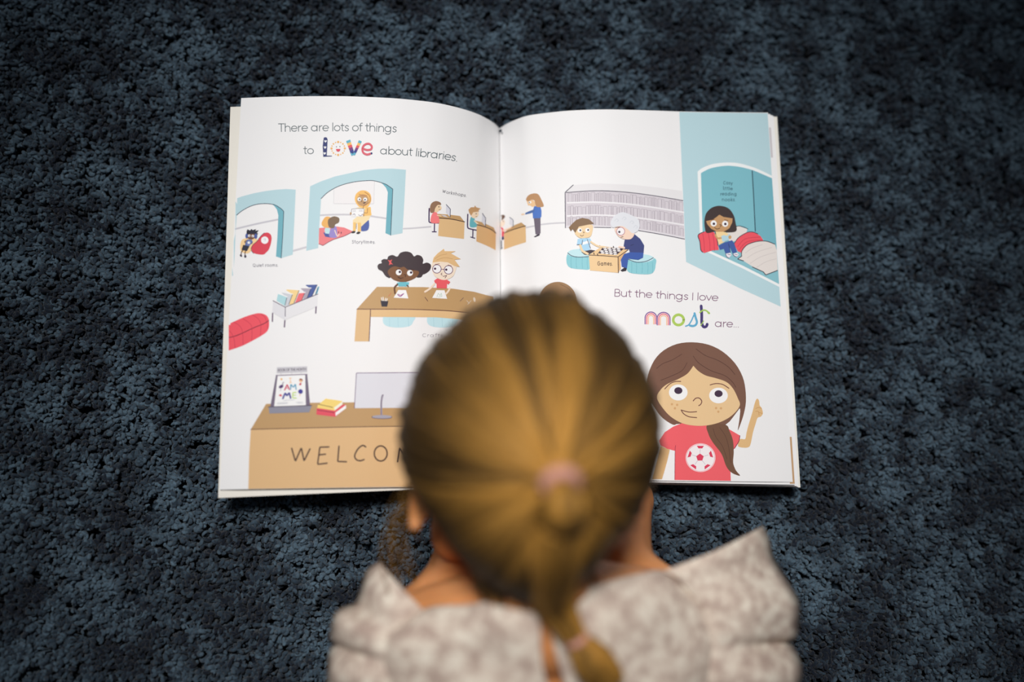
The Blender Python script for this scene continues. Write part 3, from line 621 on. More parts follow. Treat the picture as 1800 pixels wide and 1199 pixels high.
g.layer = ly + 1
g.line((58, 52, 76), [(165, 152), (80, 230), (83, 603)], 1.3, sm=False); g.line((58, 52, 76), [(92, 231), (400, 212), (700, 225), (1000, 262), (1322, 316)], 1.2)
g.line((58, 52, 76), [(390, 598), (560, 601)], 1.2); g.line((58, 52, 76), [(850, 631), (1100, 674), (1338, 722)], 1.2); g.done()
g = Print('printed_games_table', 'R', 'printed boy and white-haired elder playing chess at a box table', J, 12)
g.poly((142, 206, 216), [(108, 868), (94, 920), (100, 985), (140, 1025), (250, 1040), (345, 1030), (345, 880)], 'open'); g.ell((194, 230, 237), 245, 870, 140, 45)
for x in (145, 200, 262, 315): g.line((104, 176, 190), [(x, 905), (x - 3, 970), (x + 2, 1030)], .6)
g.line((46, 50, 76), [(108, 868), (150, 898), (220, 912), (330, 906)], 1.1)
g.poly((142, 206, 216), [(735, 925), (723, 1000), (740, 1060), (800, 1085), (950, 1093), (1010, 1070), (1033, 1000), (1012, 920)], 'open'); g.ell((194, 230, 237), 878, 925, 136, 44)
for x in (780, 830, 890, 950, 1000): g.line((104, 176, 190), [(x, 965), (x + 3, 1020), (x, 1080)], .6)
g.line((46, 50, 76), [(745, 935), (830, 965), (930, 957), (1010, 918)], 1.1)
g.poly((224, 180, 128), [(637, 910), (742, 836), (690, 900), (662, 960), (668, 1030), (640, 1080)]); g.poly((240, 204, 154), [(330, 890), (637, 910), (641, 1078), (342, 1052)]); g.poly((238, 200, 148), [(330, 890), (470, 795), (742, 835), (637, 912)])
g.poly((60, 44, 60), [(480, 805), (700, 822), (620, 892), (425, 872)])
for i in range(4):
    for j in range(4):
        u = (i + .5 + (j % 2) * .5) / 4.5; v = (j + .5) / 4
        g.ell((244, 240, 240), (480 + 220 * u) * (1 - v) + (425 + 195 * u) * v, (805 + 17 * u) * (1 - v) + (872 + 20 * u) * v, 20, 8)
for x, y in ((382, 868), (420, 878), (445, 792), (588, 800)): g.line((60, 40, 40), [(x, y), (x + 4, y + 14)], 1.6)
for x, y in ((450, 820), (520, 805)): g.line((230, 205, 180), [(x, y), (x + 6, y + 18)], 1.6)
g.line((70, 44, 44), [(330, 890), (480, 898), (637, 910), (742, 836)], 1.1, sm=False); g.line((70, 44, 44), [(637, 912), (641, 1076)], 1.3)
g.text((84, 62, 58), 'Games.', [(418, 998), (580, 1000)], 6.4, 0.95, True)
g.poly((172, 214, 241), [(212, 722), (280, 712), (345, 716), (358, 745), (334, 790), (346, 850), (230, 835), (238, 785), (204, 780)]); g.poly(WHT, [(264, 758), (325, 736), (334, 765), (264, 784)])
g.line((52, 48, 80), [(206, 782), (258, 780), (264, 735)], 1.0, sm=False); g.line((52, 48, 80), [(314, 728), (348, 820)], 1.0)
g.poly((58, 42, 54), [(252, 858), (350, 835), (398, 843), (322, 890), (285, 886)]); g.line((240, 212, 170), [(240, 790), (262, 845), (318, 878)], 4); g.line((240, 212, 170), [(350, 752), (420, 795), (492, 806)], 3.2)
g.poly((241, 211, 166), [(180, 650), (205, 600), (360, 570), (366, 650), (340, 700), (262, 714), (210, 695)], True); g.poly((132, 102, 72), [(120, 600), (160, 555), (200, 520), (260, 500), (330, 512), (384, 560), (340, 568), (225, 592), (188, 658), (160, 618), (140, 640)])
eyes(g, DK, [(235, 632, 24, 6, -2), (316, 630, 24, 7, -3)], .42); g.line((90, 50, 40), [(240, 680), (256, 692), (275, 680)], .9); g.line((90, 50, 40), [(270, 648), (282, 652), (272, 660)], .8)
g.poly((56, 90, 170), [(760, 862), (906, 860), (900, 918), (850, 942), (745, 930), (730, 1032), (675, 1012), (666, 940), (700, 880)]); g.poly((44, 38, 48), [(662, 1052), (700, 1025), (728, 1032), (722, 1056), (680, 1064)])
g.poly((58, 68, 126), [(800, 664), (870, 720), (912, 790), (906, 866), (760, 862), (752, 828), (702, 832), (696, 790), (706, 730), (760, 728)]); g.line((36, 40, 84), [(770, 790), (800, 780)], .9)
g.poly((246, 216, 196), [(606, 600), (700, 575), (805, 650), (775, 720), (700, 724), (650, 702), (615, 660)], True); g.line((246, 216, 196), [(650, 805), (700, 815)], 3.4)
g.poly((227, 229, 235), [(558, 560), (580, 500), (640, 452), (700, 442), (790, 478), (850, 520), (864, 590), (842, 640), (790, 662), (740, 622), (690, 590), (640, 588), (580, 602)], True)
for x, y in ((620, 520), (700, 500), (780, 540), (820, 590)): g.line((206, 209, 218), [(x - 20, y + 14), (x, y - 10), (x + 22, y + 8), (x + 4, y + 20)], .7)
g.ell((190, 130, 146), 664, 642, 46); g.ell((250, 243, 244), 664, 642, 39); g.ell(DK, 650, 648, 12); g.line((80, 50, 50), [(666, 705), (690, 698)], 1.1); g.line((60, 50, 60), [(610, 602), (655, 596)], 1.1); g.done()
g = Print('printed_child', 'R', 'top of a brown printed head peeking above the blond head', (0, 0, 1)); g.ell((156, 120, 84), 980.5, 529, 33, 33.5); g.ell((236, 200, 156), 984, 545, 26, 22); g.line((120, 88, 60), [(985, 500), (1000, 508), (1008, 522)], .9); g.done()

# ---- right page, reading nook
K = (1180, 180, 5.996); Lq = (1180, 350, 5.996)
k2 = lambda p: (K[0] + p[0] / K[2], K[1] + p[1] / K[2]); l2 = lambda p: (Lq[0] + p[0] / Lq[2], Lq[1] + p[1] / Lq[2])
xr = lambda y: 1350 + (y - 198) * (1393.5 - 1350) / (847.5 - 198) - 0.7
pe = lambda y: (xr(y), y)
g = Print('printed_reading_nook', 'R', 'pale blue printed nook with white arch and teal inside', (0, 0, 1))
g.poly(SKY, [(1194, 196.9), (1230, 197.6), (1290, 198.3), (1349.2, 199), pe(300), pe(400), pe(480), pe(539), (1300, 506.5), (1206, 460.5), (1200, 330)])
g.poly((243, 246, 248), [tuple(v) for v in cr([k2(p) for p in ((277, 730), (330, 690), (430, 652), (560, 635), (700, 640), (850, 680), (950, 720))] + [pe(309)], 4)] + [pe(309.5), pe(400), pe(504.5), l2((760, 735)), l2((385, 562)), l2((340, 500)), l2((300, 350))])
g.poly((126, 190, 203), [tuple(v) for v in cr([k2(p) for p in ((312, 745), (400, 700), (500, 677), (600, 668), (720, 680), (850, 712), (950, 752))] + [pe(313.5)], 4)] + [pe(314), pe(400), pe(499.5), l2((760, 705)), l2((420, 550)), l2((330, 350))])
g.poly((116, 181, 196), [k2((852, 712)), k2((950, 752)), pe(313.5), pe(400), pe(440), l2((885, 345))])
g.poly((138, 194, 206), [l2((420, 550)), l2((520, 500)), l2((740, 560)), l2((900, 540)), pe(470), pe(499.5), l2((760, 705))])
g.line((34, 62, 78), [k2((852, 722)), k2((868, 1000)), l2((885, 340))], 1.6)
g.done()
g = Print('printed_cushions', 'R', 'printed red and cream cushions inside the nook', Lq, 10)
OUT = (44, 38, 58)
g.poly((231, 224, 219), [(560, 390), (600, 340), (650, 300), (710, 285), (800, 315), (790, 370), (700, 440), (620, 450)]); g.line(OUT, [(680, 290), (720, 284), (770, 298), (806, 316)], 1.2)
g.poly(RED, [(660, 475), (710, 405), (800, 352), (870, 350), (940, 390), (972, 440), (900, 470), (800, 500), (735, 565), (700, 550)]); g.line(OUT, [(665, 465), (710, 405), (800, 352), (860, 348), (912, 368)], 1.2)
for q in ([(700, 500), (780, 420), (940, 400)], [(715, 535), (800, 450), (960, 430)]): g.line((196, 50, 76), q, .8)
g.poly((231, 223, 218), [(698, 632), (738, 600), (748, 540), (800, 482), (900, 448), (1000, 445), (1090, 475), (1112, 540), (1122, 755), (1060, 775), (1000, 800), (970, 770), (860, 715), (760, 652)])
for q in ([(780, 570), (850, 520), (960, 480)], [(800, 620), (900, 560), (1060, 510)], [(830, 680), (940, 610), (1100, 560)], [(900, 720), (1000, 660), (1105, 630)]): g.line((207, 198, 196), q, .8)
g.line(OUT, [(740, 600), (745, 545), (800, 482), (900, 448), (1000, 444), (1090, 476)], 1.3); g.line(OUT, [(742, 602), (698, 632), (760, 652)], 1.3, sm=False); g.line(OUT, [(855, 716), (970, 768), (994, 800), (1060, 775), (1118, 752)], 1.3, sm=False)
g.poly(RED, [(280, 380), (365, 338), (450, 350), (480, 400), (500, 537), (440, 540), (345, 570), (312, 540), (300, 450)]); g.line(OUT, [(345, 345), (282, 380), (300, 450), (310, 535), (330, 560)], 1.3)
for x in (330, 390, 435): g.line((196, 50, 76), [(x, 365), (x + 14, 450), (x + 18, 545)], .8)
g.line(OUT, [(462, 350), (484, 440), (490, 490)], 1.2)
g.done()
g = Print('printed_girl', 'R', 'printed dark-haired girl reading inside the nook', Lq, 36)
g.poly((62, 92, 162), [(495, 492), (560, 458), (640, 434), (664, 470), (692, 560), (645, 575), (612, 500), (624, 566), (570, 574), (552, 525), (512, 537)]); g.line((30, 40, 90), [(600, 470), (614, 520), (622, 565)], .8)
for q in ([(572, 578), (620, 566), (634, 590), (606, 622), (582, 606)], [(648, 577), (692, 566), (710, 586), (690, 610), (665, 602)]): g.poly((238, 232, 240), q); g.line((86, 56, 110), q[:1] + q[4:] + q[3:4], .9); g.line((86, 56, 110), [(q[1][0] - 25, q[1][1] + 18), (q[1][0] + 2, q[1][1] + 22)], .9)
g.poly((251, 217, 160), [(465, 345), (560, 340), (600, 370), (560, 452), (500, 484), (482, 420)]); g.line((206, 160, 108), [(462, 380), (488, 414), (536, 408)], 3.2)
g.poly((182, 216, 228), [(524, 392), (558, 378), (576, 390), (622, 366), (606, 432), (540, 454)]); g.ell((206, 160, 108), 616, 402, 16, 18)
g.poly((60, 46, 45), [(348, 220), (370, 145), (430, 90), (510, 72), (600, 98), (655, 170), (676, 250), (684, 335), (600, 352), (480, 340), (375, 358), (352, 300)], True, 5)
g.poly((198, 152, 104), [(365, 235), (430, 218), (470, 195), (505, 166), (550, 190), (645, 205), (640, 250), (610, 310), (550, 346), (480, 346), (420, 315), (380, 270)])
eyes(g, (54, 26, 50), [(445, 258, 32, 2, 4), (566, 262, 32, 2, 2)], .42); g.line((80, 44, 32), [(455, 300), (478, 317), (510, 308)], 1.1); g.line((80, 44, 32), [(508, 270), (526, 276), (514, 292)], 1.1)
g.line((80, 44, 32), [(418, 222), (450, 212)], 1); g.line((80, 44, 32), [(560, 220), (595, 228)], 1); g.done()
g = Print('printed_caption', 'R', 'small printed caption Cosy little reading nooks', K, 10); tc = (52, 92, 108)
for t, a, b, y in (('Cosy', 545, 648, 864), ('little', 543, 652, 922), ('reading', 515, 692, 980), ('nooks.', 530, 680, 1040)): g.text(tc, t, [(a, y), (b, y + 3)], 5.4, 0.78, True)
g.done()

# ---- right page, headline
Mo = (1040, 480, 5.0)
g = Print('printed_headline', 'R', 'purple printed line: But the things I love most are', Mo); pc = (122, 74, 110)
g.text(pc, 'But the things I love', [(196, 204), (350, 210), (525, 217), (630, 224), (830, 234), (1115, 245)], 12.4, 1.25); g.text(pc, 'are...', [(1082, 471), (1298, 478)], 12.4, 1.25); g.done()
g = Print('printed_word_most', 'R', 'colourful decorated word most', Mo)
for i, (c, d) in enumerate((((134, 84, 152), 0), ((238, 112, 130), 14), ((250, 196, 160), 28))):
    for a, b, y0, y1 in ((470, 572, 343, 447), (576, 688, 346, 456)):
        mx_ = (a + b) / 2; hw = (b - a) / 2 - d
        g.line(c, [(mx_ - hw, y1)] + [(mx_ + hw * math.cos(t), y0 + 52 + (52 - d) * -math.sin(t)) for t in [math.pi - i_ * math.pi / 10 for i_ in range(11)]] + [(mx_ + hw, y1)], 1.9)
g.line((176, 206, 96), [(763 + 46 * math.cos(t), 412 + 45 * math.sin(t)) for t in [i * math.pi / 9 for i in range(19)]], 4.6)
g.line((98, 172, 208), [(826, 467), (852, 456), (876, 420), (893, 382), (906, 354)], 2.4); g.line((98, 172, 208), [(904, 354), (914, 392), (925, 432), (912, 458), (888, 466), (864, 462)], 3.8)
g.line((66, 54, 114), [(962, 290), (967, 360), (968, 440), (985, 474), (1008, 468), (1015, 450)], 5); g.line((166, 202, 92), [(958, 462), (984, 422)], 1.6); g.line((166, 202, 92), [(952, 346), (976, 328), (1006, 330), (1034, 355)], 2.6); g.ell((166, 202, 92), 1028, 350, 14, 9, .6)
g.done()

# ---- right page, big girl
No = (1120, 580, 5.996); Oo = (1120, 720, 6.0)
g = Print('printed_girl', 'R', 'large printed girl in red football shirt raising a finger', Oo)
g.poly((222, 180, 126), [(250, 385), (345, 425), (318, 540), (285, 660), (262, 735), (160, 735), (195, 600)])
g.poly((226, 186, 132), [(1062, 385), (1085, 312), (1138, 312), (1152, 250), (1172, 170), (1215, 28), (1240, -68), (1262, -114), (1284, -98), (1292, -44), (1312, -18), (1326, 40), (1302, 76), (1270, 88), (1246, 160), (1222, 240), (1196, 365), (1172, 398), (1120, 402)], True, 3)
g.line((196, 146, 92), [(1250, -10), (1280, -22), (1312, -10)], .8); g.line((196, 146, 92), [(1248, 20), (1278, 20), (1285, 60)], .8); g.line((196, 146, 92), [(1285, 30), (1322, 42)], .7)
hair = [(100, 600), (115, 470), (180, 320), (280, 215), (420, 148), (580, 130), (750, 155), (900, 228), (1030, 350), (1110, 490), (1140, 620), (1146, 760), (1125, 880), (1090, 990), (1060, 1060), (1075, 960), (1085, 830), (1040, 880), (930, 1000), (740, 1020), (450, 990), (380, 1000), (270, 930), (190, 830), (120, 700)]
g.at(*No).poly((122, 86, 70), hair, True, 3); g.at(*Oo)
g.poly((241, 98, 106), [(470, 145), (600, 160), (740, 168), (900, 175), (970, 208), (1085, 275), (1070, 340), (1025, 412), (985, 460), (982, 600), (988, 753), (395, 743), (400, 436), (320, 415), (248, 378), (232, 330), (290, 240), (380, 180)])
g.line((128, 30, 66), [(1083, 275), (1072, 335), (1026, 410)], 1.2); g.line((150, 40, 70), [(405, 380), (400, 440), (396, 738)], .9)
g.ell((250, 240, 242), 668, 508, 157, 151); g.line((246, 178, 186), [(668 + 150 * math.cos(t), 508 + 144 * math.sin(t)) for t in [i * math.pi / 14 for i in range(29)]], 1.2)
pent = lambda x, y, r, a: [(x + r * math.cos(a + i * 1.2566), y + r * .97 * math.sin(a + i * 1.2566)) for i in range(5)]
g.poly((222, 60, 92), pent(662, 505, 42, -1.57))
for i in range(5):
    a = -1.57 + i * 1.2566; g.line((206, 196, 206), [(662 + 42 * math.cos(a), 505 + 41 * math.sin(a)), (664 + 92 * math.cos(a), 506 + 90 * math.sin(a))], .9)
    cx, cy = 666 + 118 * math.cos(a), 508 + 114 * math.sin(a); tx, ty = -math.sin(a), math.cos(a); rx_, ry_ = math.cos(a), math.sin(a)
    g.poly((222, 60, 92), [(cx + tx * 38 + rx_ * 12, cy + ty * 38 + ry_ * 12), (cx + tx * 20 - rx_ * 16, cy + ty * 20 - ry_ * 16), (cx - tx * 20 - rx_ * 16, cy - ty * 20 - ry_ * 16), (cx - tx * 38 + rx_ * 12, cy - ty * 38 + ry_ * 12)])
g.poly((114, 80, 60), [(742, 160), (930, 160), (975, 230), (1010, 330), (1018, 450), (1012, 560), (1040, 640), (1084, 697), (1000, 668), (940, 600), (890, 470), (800, 350), (752, 260)], True)
g.line((88, 56, 44), [(800, 200), (830, 290), (900, 390), (945, 520)], .8); g.line((88, 56, 44), [(870, 190), (930, 280), (965, 400), (985, 560)], .8)
g.at(*No).poly((233, 198, 150), [(592, 378), (640, 430), (720, 480), (830, 510), (940, 550), (1010, 620), (1060, 720), (1080, 800), (1000, 900), (880, 970), (740, 1006), (600, 1009), (470, 982), (350, 912), (260, 812), (208, 715), (240, 640), (310, 575), (430, 520), (530, 460)], 'open')
for q in ([(470, 255), (370, 315), (270, 355), (205, 405)], [(525, 345), (470, 430), (350, 490), (250, 530)], [(620, 200), (720, 270), (850, 320), (960, 390), (1030, 470)], [(590, 275), (650, 350), (780, 430), (920, 480), (1000, 545), (1040, 605)]): g.line((96, 62, 52), q, .95)
g.ell(WHT, 432, 660, 98, 84); g.ell(WHT, 856, 692, 98, 82); g.ell((66, 44, 68), 433, 640, 43, 36); g.ell((66, 44, 68), 857, 672, 43, 36)
lc_ = (112, 66, 60)
g.line(lc_, [(290, 622), (345, 568), (400, 545), (458, 543)], 1.5); g.line(lc_, [(768, 580), (830, 566), (900, 575), (966, 616)], 1.5)
g.line(lc_, [(590, 748), (618, 720), (655, 720), (680, 752), (668, 785), (648, 798)], 1.6); g.line(lc_, [(626, 862), (545, 866), (462, 845)], 1.5); g.line(lc_, [(462, 845), (490, 885), (545, 915), (626, 925)], 1.5)
for x, y in ((365, 783), (420, 790), (397, 826), (830, 824), (882, 826), (854, 862)): g.ell((214, 168, 116), x, y, 12)
g.done()
# print that shows on the sheet below the right page
BV['U'] = bvh_of(under(Rrows, P(*fan[0][0]), P(*fan[0][1]), 0.95, 0.0006))
xu = lambda y, d=0: 1354 + (y - 200.5) * (43.5 / 651.8) - d
g = Print('printed_strip', 'U', 'brown print showing along the edge of the page below')
g.poly((196, 158, 118), [(xu(768, 9), 768), (xu(768, .4), 768), (xu(851, .4), 850.5), (xu(851, 9), 850.5)]); g.done()
g = Print('printed_strip', 'U', 'grey print showing along the edge of the page below')
g.poly((206, 200, 204), [(xu(224, 8), 224), (xu(224, .4), 224), (xu(277, .4), 277), (xu(277, 8), 277)]); g.done()

# ------------------------------------------------------------------ child
def skin_material():
    m = bpy.data.materials.new('skin'); b = pbsdf(m); nt = m.node_tree
    tc = nt.nodes.new('ShaderNodeNewGeometry'); n = nt.nodes.new('ShaderNodeTexNoise'); n.inputs['Scale'].default_value = 35; n.inputs['Detail'].default_value = 3
    nt.links.new(tc.outputs['Position'], n.inputs['Vector'])
    r = nt.nodes.new('ShaderNodeValToRGB'); r.color_ramp.elements[0].color = (0.66, 0.255, 0.085, 1); r.color_ramp.elements[1].color = (0.78, 0.345, 0.130, 1)
    nt.links.new(n.outputs['Fac'], r.inputs[0]); nt.links.new(r.outputs[0], b.inputs['Base Color'])
    b.inputs['Roughness'].default_value = 0.5; b.inputs['Subsurface Weight'].default_value = 0.25; b.inputs['Subsurface Radius'].default_value = (0.012, 0.004, 0.002); b.inputs['Subsurface Scale'].default_value = 0.5
    return m
SKIN = skin_material()
HC = P(929, 775, 0.186)                            # centre of the head
HC_R = rot(math.radians(-47), 0, 0) @ Matrix.Rotation(math.radians(3), 3, 'Y')     # head frame: x right, y face, z crown
HEADR = np.array([0.0646, 0.0795, 0.0750])
NAPE = np.array((0, -0.40, -0.917))
def taper(d):                                       # the back of the head narrows towards the nape
    k = np.clip(np.asarray(d) @ NAPE, 0, 1); return np.stack([1 - 0.32 * k * k * (3 - 2 * k), np.ones_like(k), np.ones_like(k)], -1)
def H(x, y, z): return HC + HC_R @ Vector((x, y, z))
class Blob:
    def __init__(s): s.V = []; s.F = []
    def add(s, v, f): o = len(s.V); s.V += [tuple(q) for q in v]; s.F += [tuple(i + o for i in g) for g in f]
    def ball(s, c, r, m=None, nu=18, nv=12):
        r = (r, r, r) if isinstance(r, (int, float)) else r; V = []; F = []; m = m or Matrix.Identity(3)
        for j in range(nv + 1):
            th = math.pi * j / nv
            for i in range(nu):
                a = 2 * math.pi * i / nu; V.append(Vector(c) + m @ Vector((r[0] * math.sin(th) * math.cos(a), r[1] * math.sin(th) * math.sin(a), r[2] * math.cos(th))))
        for j in range(nv):
            for i in range(nu):
                k = (i + 1) % nu; F.append((j * nu + i, (j + 1) * nu + i, (j + 1) * nu + k, j * nu + k))
        bm = bmesh.new(); vs = [bm.verts.new(v) for v in V]
        for f in F: bm.faces.new([vs[i] for i in f])
        bmesh.ops.remove_doubles(bm, verts=bm.verts, dist=1e-6); bm.verts.index_update()
        s.add([v.co.copy() for v in bm.verts], [tuple(v.index for v in f.verts) for f in bm.faces]); bm.free()
    def limb(s, pts, rad, n=6):
        q = cr([(*p, r) for p, r in zip(pts, rad)], n)
        v, f = tube_arrays([p[:3] for p in q], [p[3] for p in q], 14); s.add(v, f)
        s.ball(pts[0], rad[0]); s.ball(pts[-1], rad[-1])
def remeshed(name, blob, vox, it):
    me = bpy.data.meshes.new(name); me.from_pydata(blob.V, [], blob.F)
    o = bpy.data.objects.new(name, me); COL.objects.link(o)
    m = o.modifiers.new('r', 'REMESH'); m.mode = 'VOXEL'; m.voxel_size = vox
    m2 = o.modifiers.new('s', 'SMOOTH'); m2.factor = 0.5; m2.iterations = it
    dg = bpy.context.evaluated_depsgraph_get(); out = bpy.data.meshes.new_from_object(o.evaluated_get(dg))
    bpy.data.objects.remove(o); out.name = name; return out
child = empty('person', (P(960, 1199, 0).x, P(960, 1199, 0).y - 0.1, 0))
child['label'] = 'small child with blond ponytail in speckled frilled dress lying on carpet reading'; child['category'] = 'person'
def own(o, parent): o.parent = parent; o.matrix_parent_inverse = Matrix.Translation(-child.location) if parent is child else Matrix.Identity(4)
B = Blob()
# head
B.ball((0, 0, 0), 1.0, None, 32, 22)
hd = np.array(B.V); B.V = [tuple(np.array(HC) + np.array(HC_R) @ v) for v in hd * HEADR * taper(hd)]
B.ball(H(0, 0.022, -0.047), (0.043, 0.052, 0.050), HC_R)            # jaw and cheeks
for s in (-1, 1):
    B.ball(H(s * 0.026, 0.050, -0.043), (0.021, 0.018, 0.021), HC_R)  # cheek
    # ear: rim and lobe around a hollow
    q = [H(s * 0.0605, -0.008 + 0.011 * math.cos(t), -0.034 + 0.021 * math.sin(t)) for t in [math.radians(-110 + 29 * i) for i in range(9)]]
    B.limb(q, [0.0042] * 9, 3); B.ball(H(s * 0.056, -0.008, -0.034), (0.004, 0.011, 0.017), HC_R); B.ball(H(s * 0.058, -0.004, -0.054), 0.0055)
B.ball(H(0, 0.079, -0.030), (0.0085, 0.010, 0.008), HC_R); B.limb([H(0, 0.072, -0.008), H(0, 0.079, -0.026)], [0.005, 0.006])   # nose
B.ball(H(0, 0.071, -0.052), (0.014, 0.006, 0.0035), HC_R); B.ball(H(0, 0.070, -0.059), (0.012, 0.006, 0.004), HC_R); B.ball(H(0, 0.060, -0.078), (0.016, 0.014, 0.012), HC_R)
# neck and trunk
NB = P(958, 1075, 0.150)
B.limb([H(0, -0.028, -0.045), (H(0, -0.028, -0.045) + NB) / 2 + Vector((0, 0, 0.004)), NB], [0.036, 0.034, 0.038])
def W(p, dx=0, dy=0, dz=0): return Vector((p.x + dx, p.y + dy, p.z + dz))
SL, SR = P(728, 1118, 0.102), P(1190, 1086, 0.102)
B.limb([SL, W(NB, -0.03, -0.012, -0.02), W(NB, 0.03, -0.008, -0.02), SR], [0.027, 0.036, 0.036, 0.027])
for j, (dy, z, a, b) in enumerate(((-0.03, 0.110, 0.080, 0.052), (-0.075, 0.098, 0.084, 0.056), (-0.13, 0.085, 0.078, 0.056), (-0.19, 0.074, 0.074, 0.056), (-0.25, 0.072, 0.080, 0.060))):
    B.ball(Vector((NB.x + 0.012 + 0.003 * j, NB.y + dy, z)), (a, 0.058, b), None, 24, 16)
HIP = Vector((NB.x + 0.024, NB.y - 0.28, 0.066))
for s in (-1, 1):
    B.limb([W(HIP, s * 0.042), W(HIP, s * 0.050, -0.13, -0.020), W(HIP, s * 0.052, -0.24, -0.030), W(HIP, s * 0.050, -0.33, -0.030), W(HIP, s * 0.048, -0.44, -0.038)], [0.052, 0.043, 0.034, 0.032, 0.021])
    B.limb([W(HIP, s * 0.048, -0.44, -0.038), W(HIP, s * 0.055, -0.49, -0.046), W(HIP, s * 0.060, -0.535, -0.052)], [0.021, 0.019, 0.012])
# arms: shoulder - elbow on the carpet - wrist under the chin, hands cupping the cheeks
def hand(wr, side):
    up = (H(side * 0.038, 0.066, -0.036) - wr); up.normalize()
    inn = (H(0, 0.02, -0.05) - wr); inn = (inn - up * inn.dot(up)).normalized(); fwd = up.cross(inn) * side
    if fwd.y < 0: fwd = -fwd
    palm = wr + up * 0.026
    m = Matrix((fwd, inn, up)).transposed(); B.ball(palm, (0.024, 0.0095, 0.028), m); B.limb([wr, palm], [0.0155, 0.014])
    for i, (off, ln) in enumerate(((-0.0165, 0.030), (-0.0055, 0.037), (0.0055, 0.039), (0.016, 0.034))):
        b = palm + up * 0.020 + fwd * off; sp = off * 0.35
        B.limb([b, b + up * ln * 0.45 + fwd * sp * .5 - inn * 0.001, b + up * ln * 0.8 + fwd * sp + inn * 0.003, b + up * ln * 0.98 + fwd * sp + inn * 0.010], [0.0062, 0.0058, 0.0053, 0.0045], 4)
    b = palm + fwd * 0.014 - up * 0.012
    B.limb([b, b + fwd * 0.016 + up * 0.008 + inn * .002, b + fwd * 0.024 + up * 0.024 + inn * 0.005], [0.0075, 0.0066, 0.0052], 4)
for side, sh, mid, el in ((-1, SL, P(800, 1030, 0.078), P(832, 908, 0.027)), (1, SR, P(1095, 1000, 0.080), P(1100, 880, 0.027))):
    wr = H(side * 0.034, 0.022, -0.094)
    B.limb([sh, mid, el], [0.026, 0.0228, 0.0190]); B.limb([el, el.lerp(wr, 0.45), wr], [0.0205, 0.0205, 0.0150]); hand(wr, side)
bme = remeshed('body', B, 0.0022, 4); smooth(bme)
body = link('body', bme, None, [SKIN]); own(body, child)
body['label'] = 'bare skin of the arms, neck and face'
# eyes
for s in (-1, 1):
    eb = Blob(); eb.ball((0, 0, 0), 0.0105); me = bpy.data.meshes.new('eye'); me.from_pydata(eb.V, [], eb.F); smooth(me)
    o = link('eye', me, None, [mat('eye_white', (0.8, 0.78, 0.75), .25), mat('iris', (0.10, 0.16, 0.22), .2)])
    c = H(s * 0.027, 0.0610, -0.014)
    for p_ in me.polygons:
        if (HC_R.transposed() @ p_.center).y > 0.0085: p_.material_index = 1
    for v in me.vertices: v.co = v.co + c
    own(o, child)

# ------------------------------------------------------------------ hair
def hair_material():
    m = bpy.data.materials.new('blond_hair'); b = pbsdf(m); nt = m.node_tree
    a = nt.nodes.new('ShaderNodeAttribute'); a.attribute_name = 'strand'
    nt.links.new(a.outputs['Color'], b.inputs['Base Color'])
    b.inputs['Roughness'].default_value = 0.5; b.inputs['Specular IOR Level'].default_value = 0.14
    return m
HAIR = hair_material()
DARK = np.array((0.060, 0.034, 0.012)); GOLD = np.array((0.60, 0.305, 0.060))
def strands(name, paths, rad, cols, k=4):
    """strands (n, segments, 3) as one mesh of thin tubes"""
    paths = np.asarray(paths); n, s, _ = paths.shape
    t = np.gradient(paths, axis=1); t /= np.linalg.norm(t, axis=2)[..., None] + 1e-12
    ref = np.tile(RNG.normal(size=(n, 1, 3)), (1, s, 1)); a = np.cross(t, ref); a /= np.linalg.norm(a, axis=2)[..., None] + 1e-12; b = np.cross(t, a)
    prof = np.asarray(rad)[None, :, None] if np.ndim(rad) else rad
    rings = [paths + (a * math.cos(2 * math.pi * j / k) + b * math.sin(2 * math.pi * j / k)) * prof for j in range(k)]
    V = np.stack(rings, 2).reshape(-1, 3)
    i0 = (np.arange(n)[:, None, None] * s + np.arange(s - 1)[None, :, None]) * k; j = np.arange(k)[None, None, :]; j2 = (j + 1) % k
    F = np.stack([i0 + j, i0 + j2, i0 + k + j2, i0 + k + j], -1).reshape(-1, 4)
    me = bpy.data.meshes.new(name); me.vertices.add(len(V)); me.vertices.foreach_set('co', V.ravel())
    me.loops.add(F.size); me.loops.foreach_set('vertex_index', F.ravel().astype(np.int32)); me.polygons.add(len(F))
    me.polygons.foreach_set('loop_start', np.arange(0, F.size, 4, dtype=np.int32)); me.polygons.foreach_set('loop_total', np.full(len(F), 4, np.int32))
    me.update(); me.validate()
    at = me.attributes.new('strand', 'FLOAT_COLOR', 'POINT'); cols = np.asarray(cols); cols = np.repeat(cols[:, None], s, 1) if cols.ndim == 2 else cols; c = np.repeat(np.concatenate([cols, np.ones((n, s, 1))], 2).reshape(-1, 4), k, axis=0); at.data.foreach_set('color', c.ravel().astype(np.float32))
    smooth(me); return me
Mh = np.array(HC_R); C0 = np.array(HC)
def surf(d, r=1.0): return C0 + (d * HEADR * r * taper(d)) @ Mh.T
def hit_head(px, py, r):
    d = np.array(ray(px, py)); o = ((np.array(CAM) - C0) @ Mh) / (HEADR * r); q = (d @ Mh) / (HEADR * r)
    a, b, c = q @ q, 2 * o @ q, o @ o - 1; dd = b * b - 4 * a * c
    t = (-b - math.sqrt(dd)) / (2 * a); return o + q * t
TIE = hit_head(980, 842, 1.10); TIE /= np.linalg.norm(TIE)
def thr(y): return -0.84 + 1.42 * np.clip((y + 0.15) / 1.0, 0, 1) ** 1.2
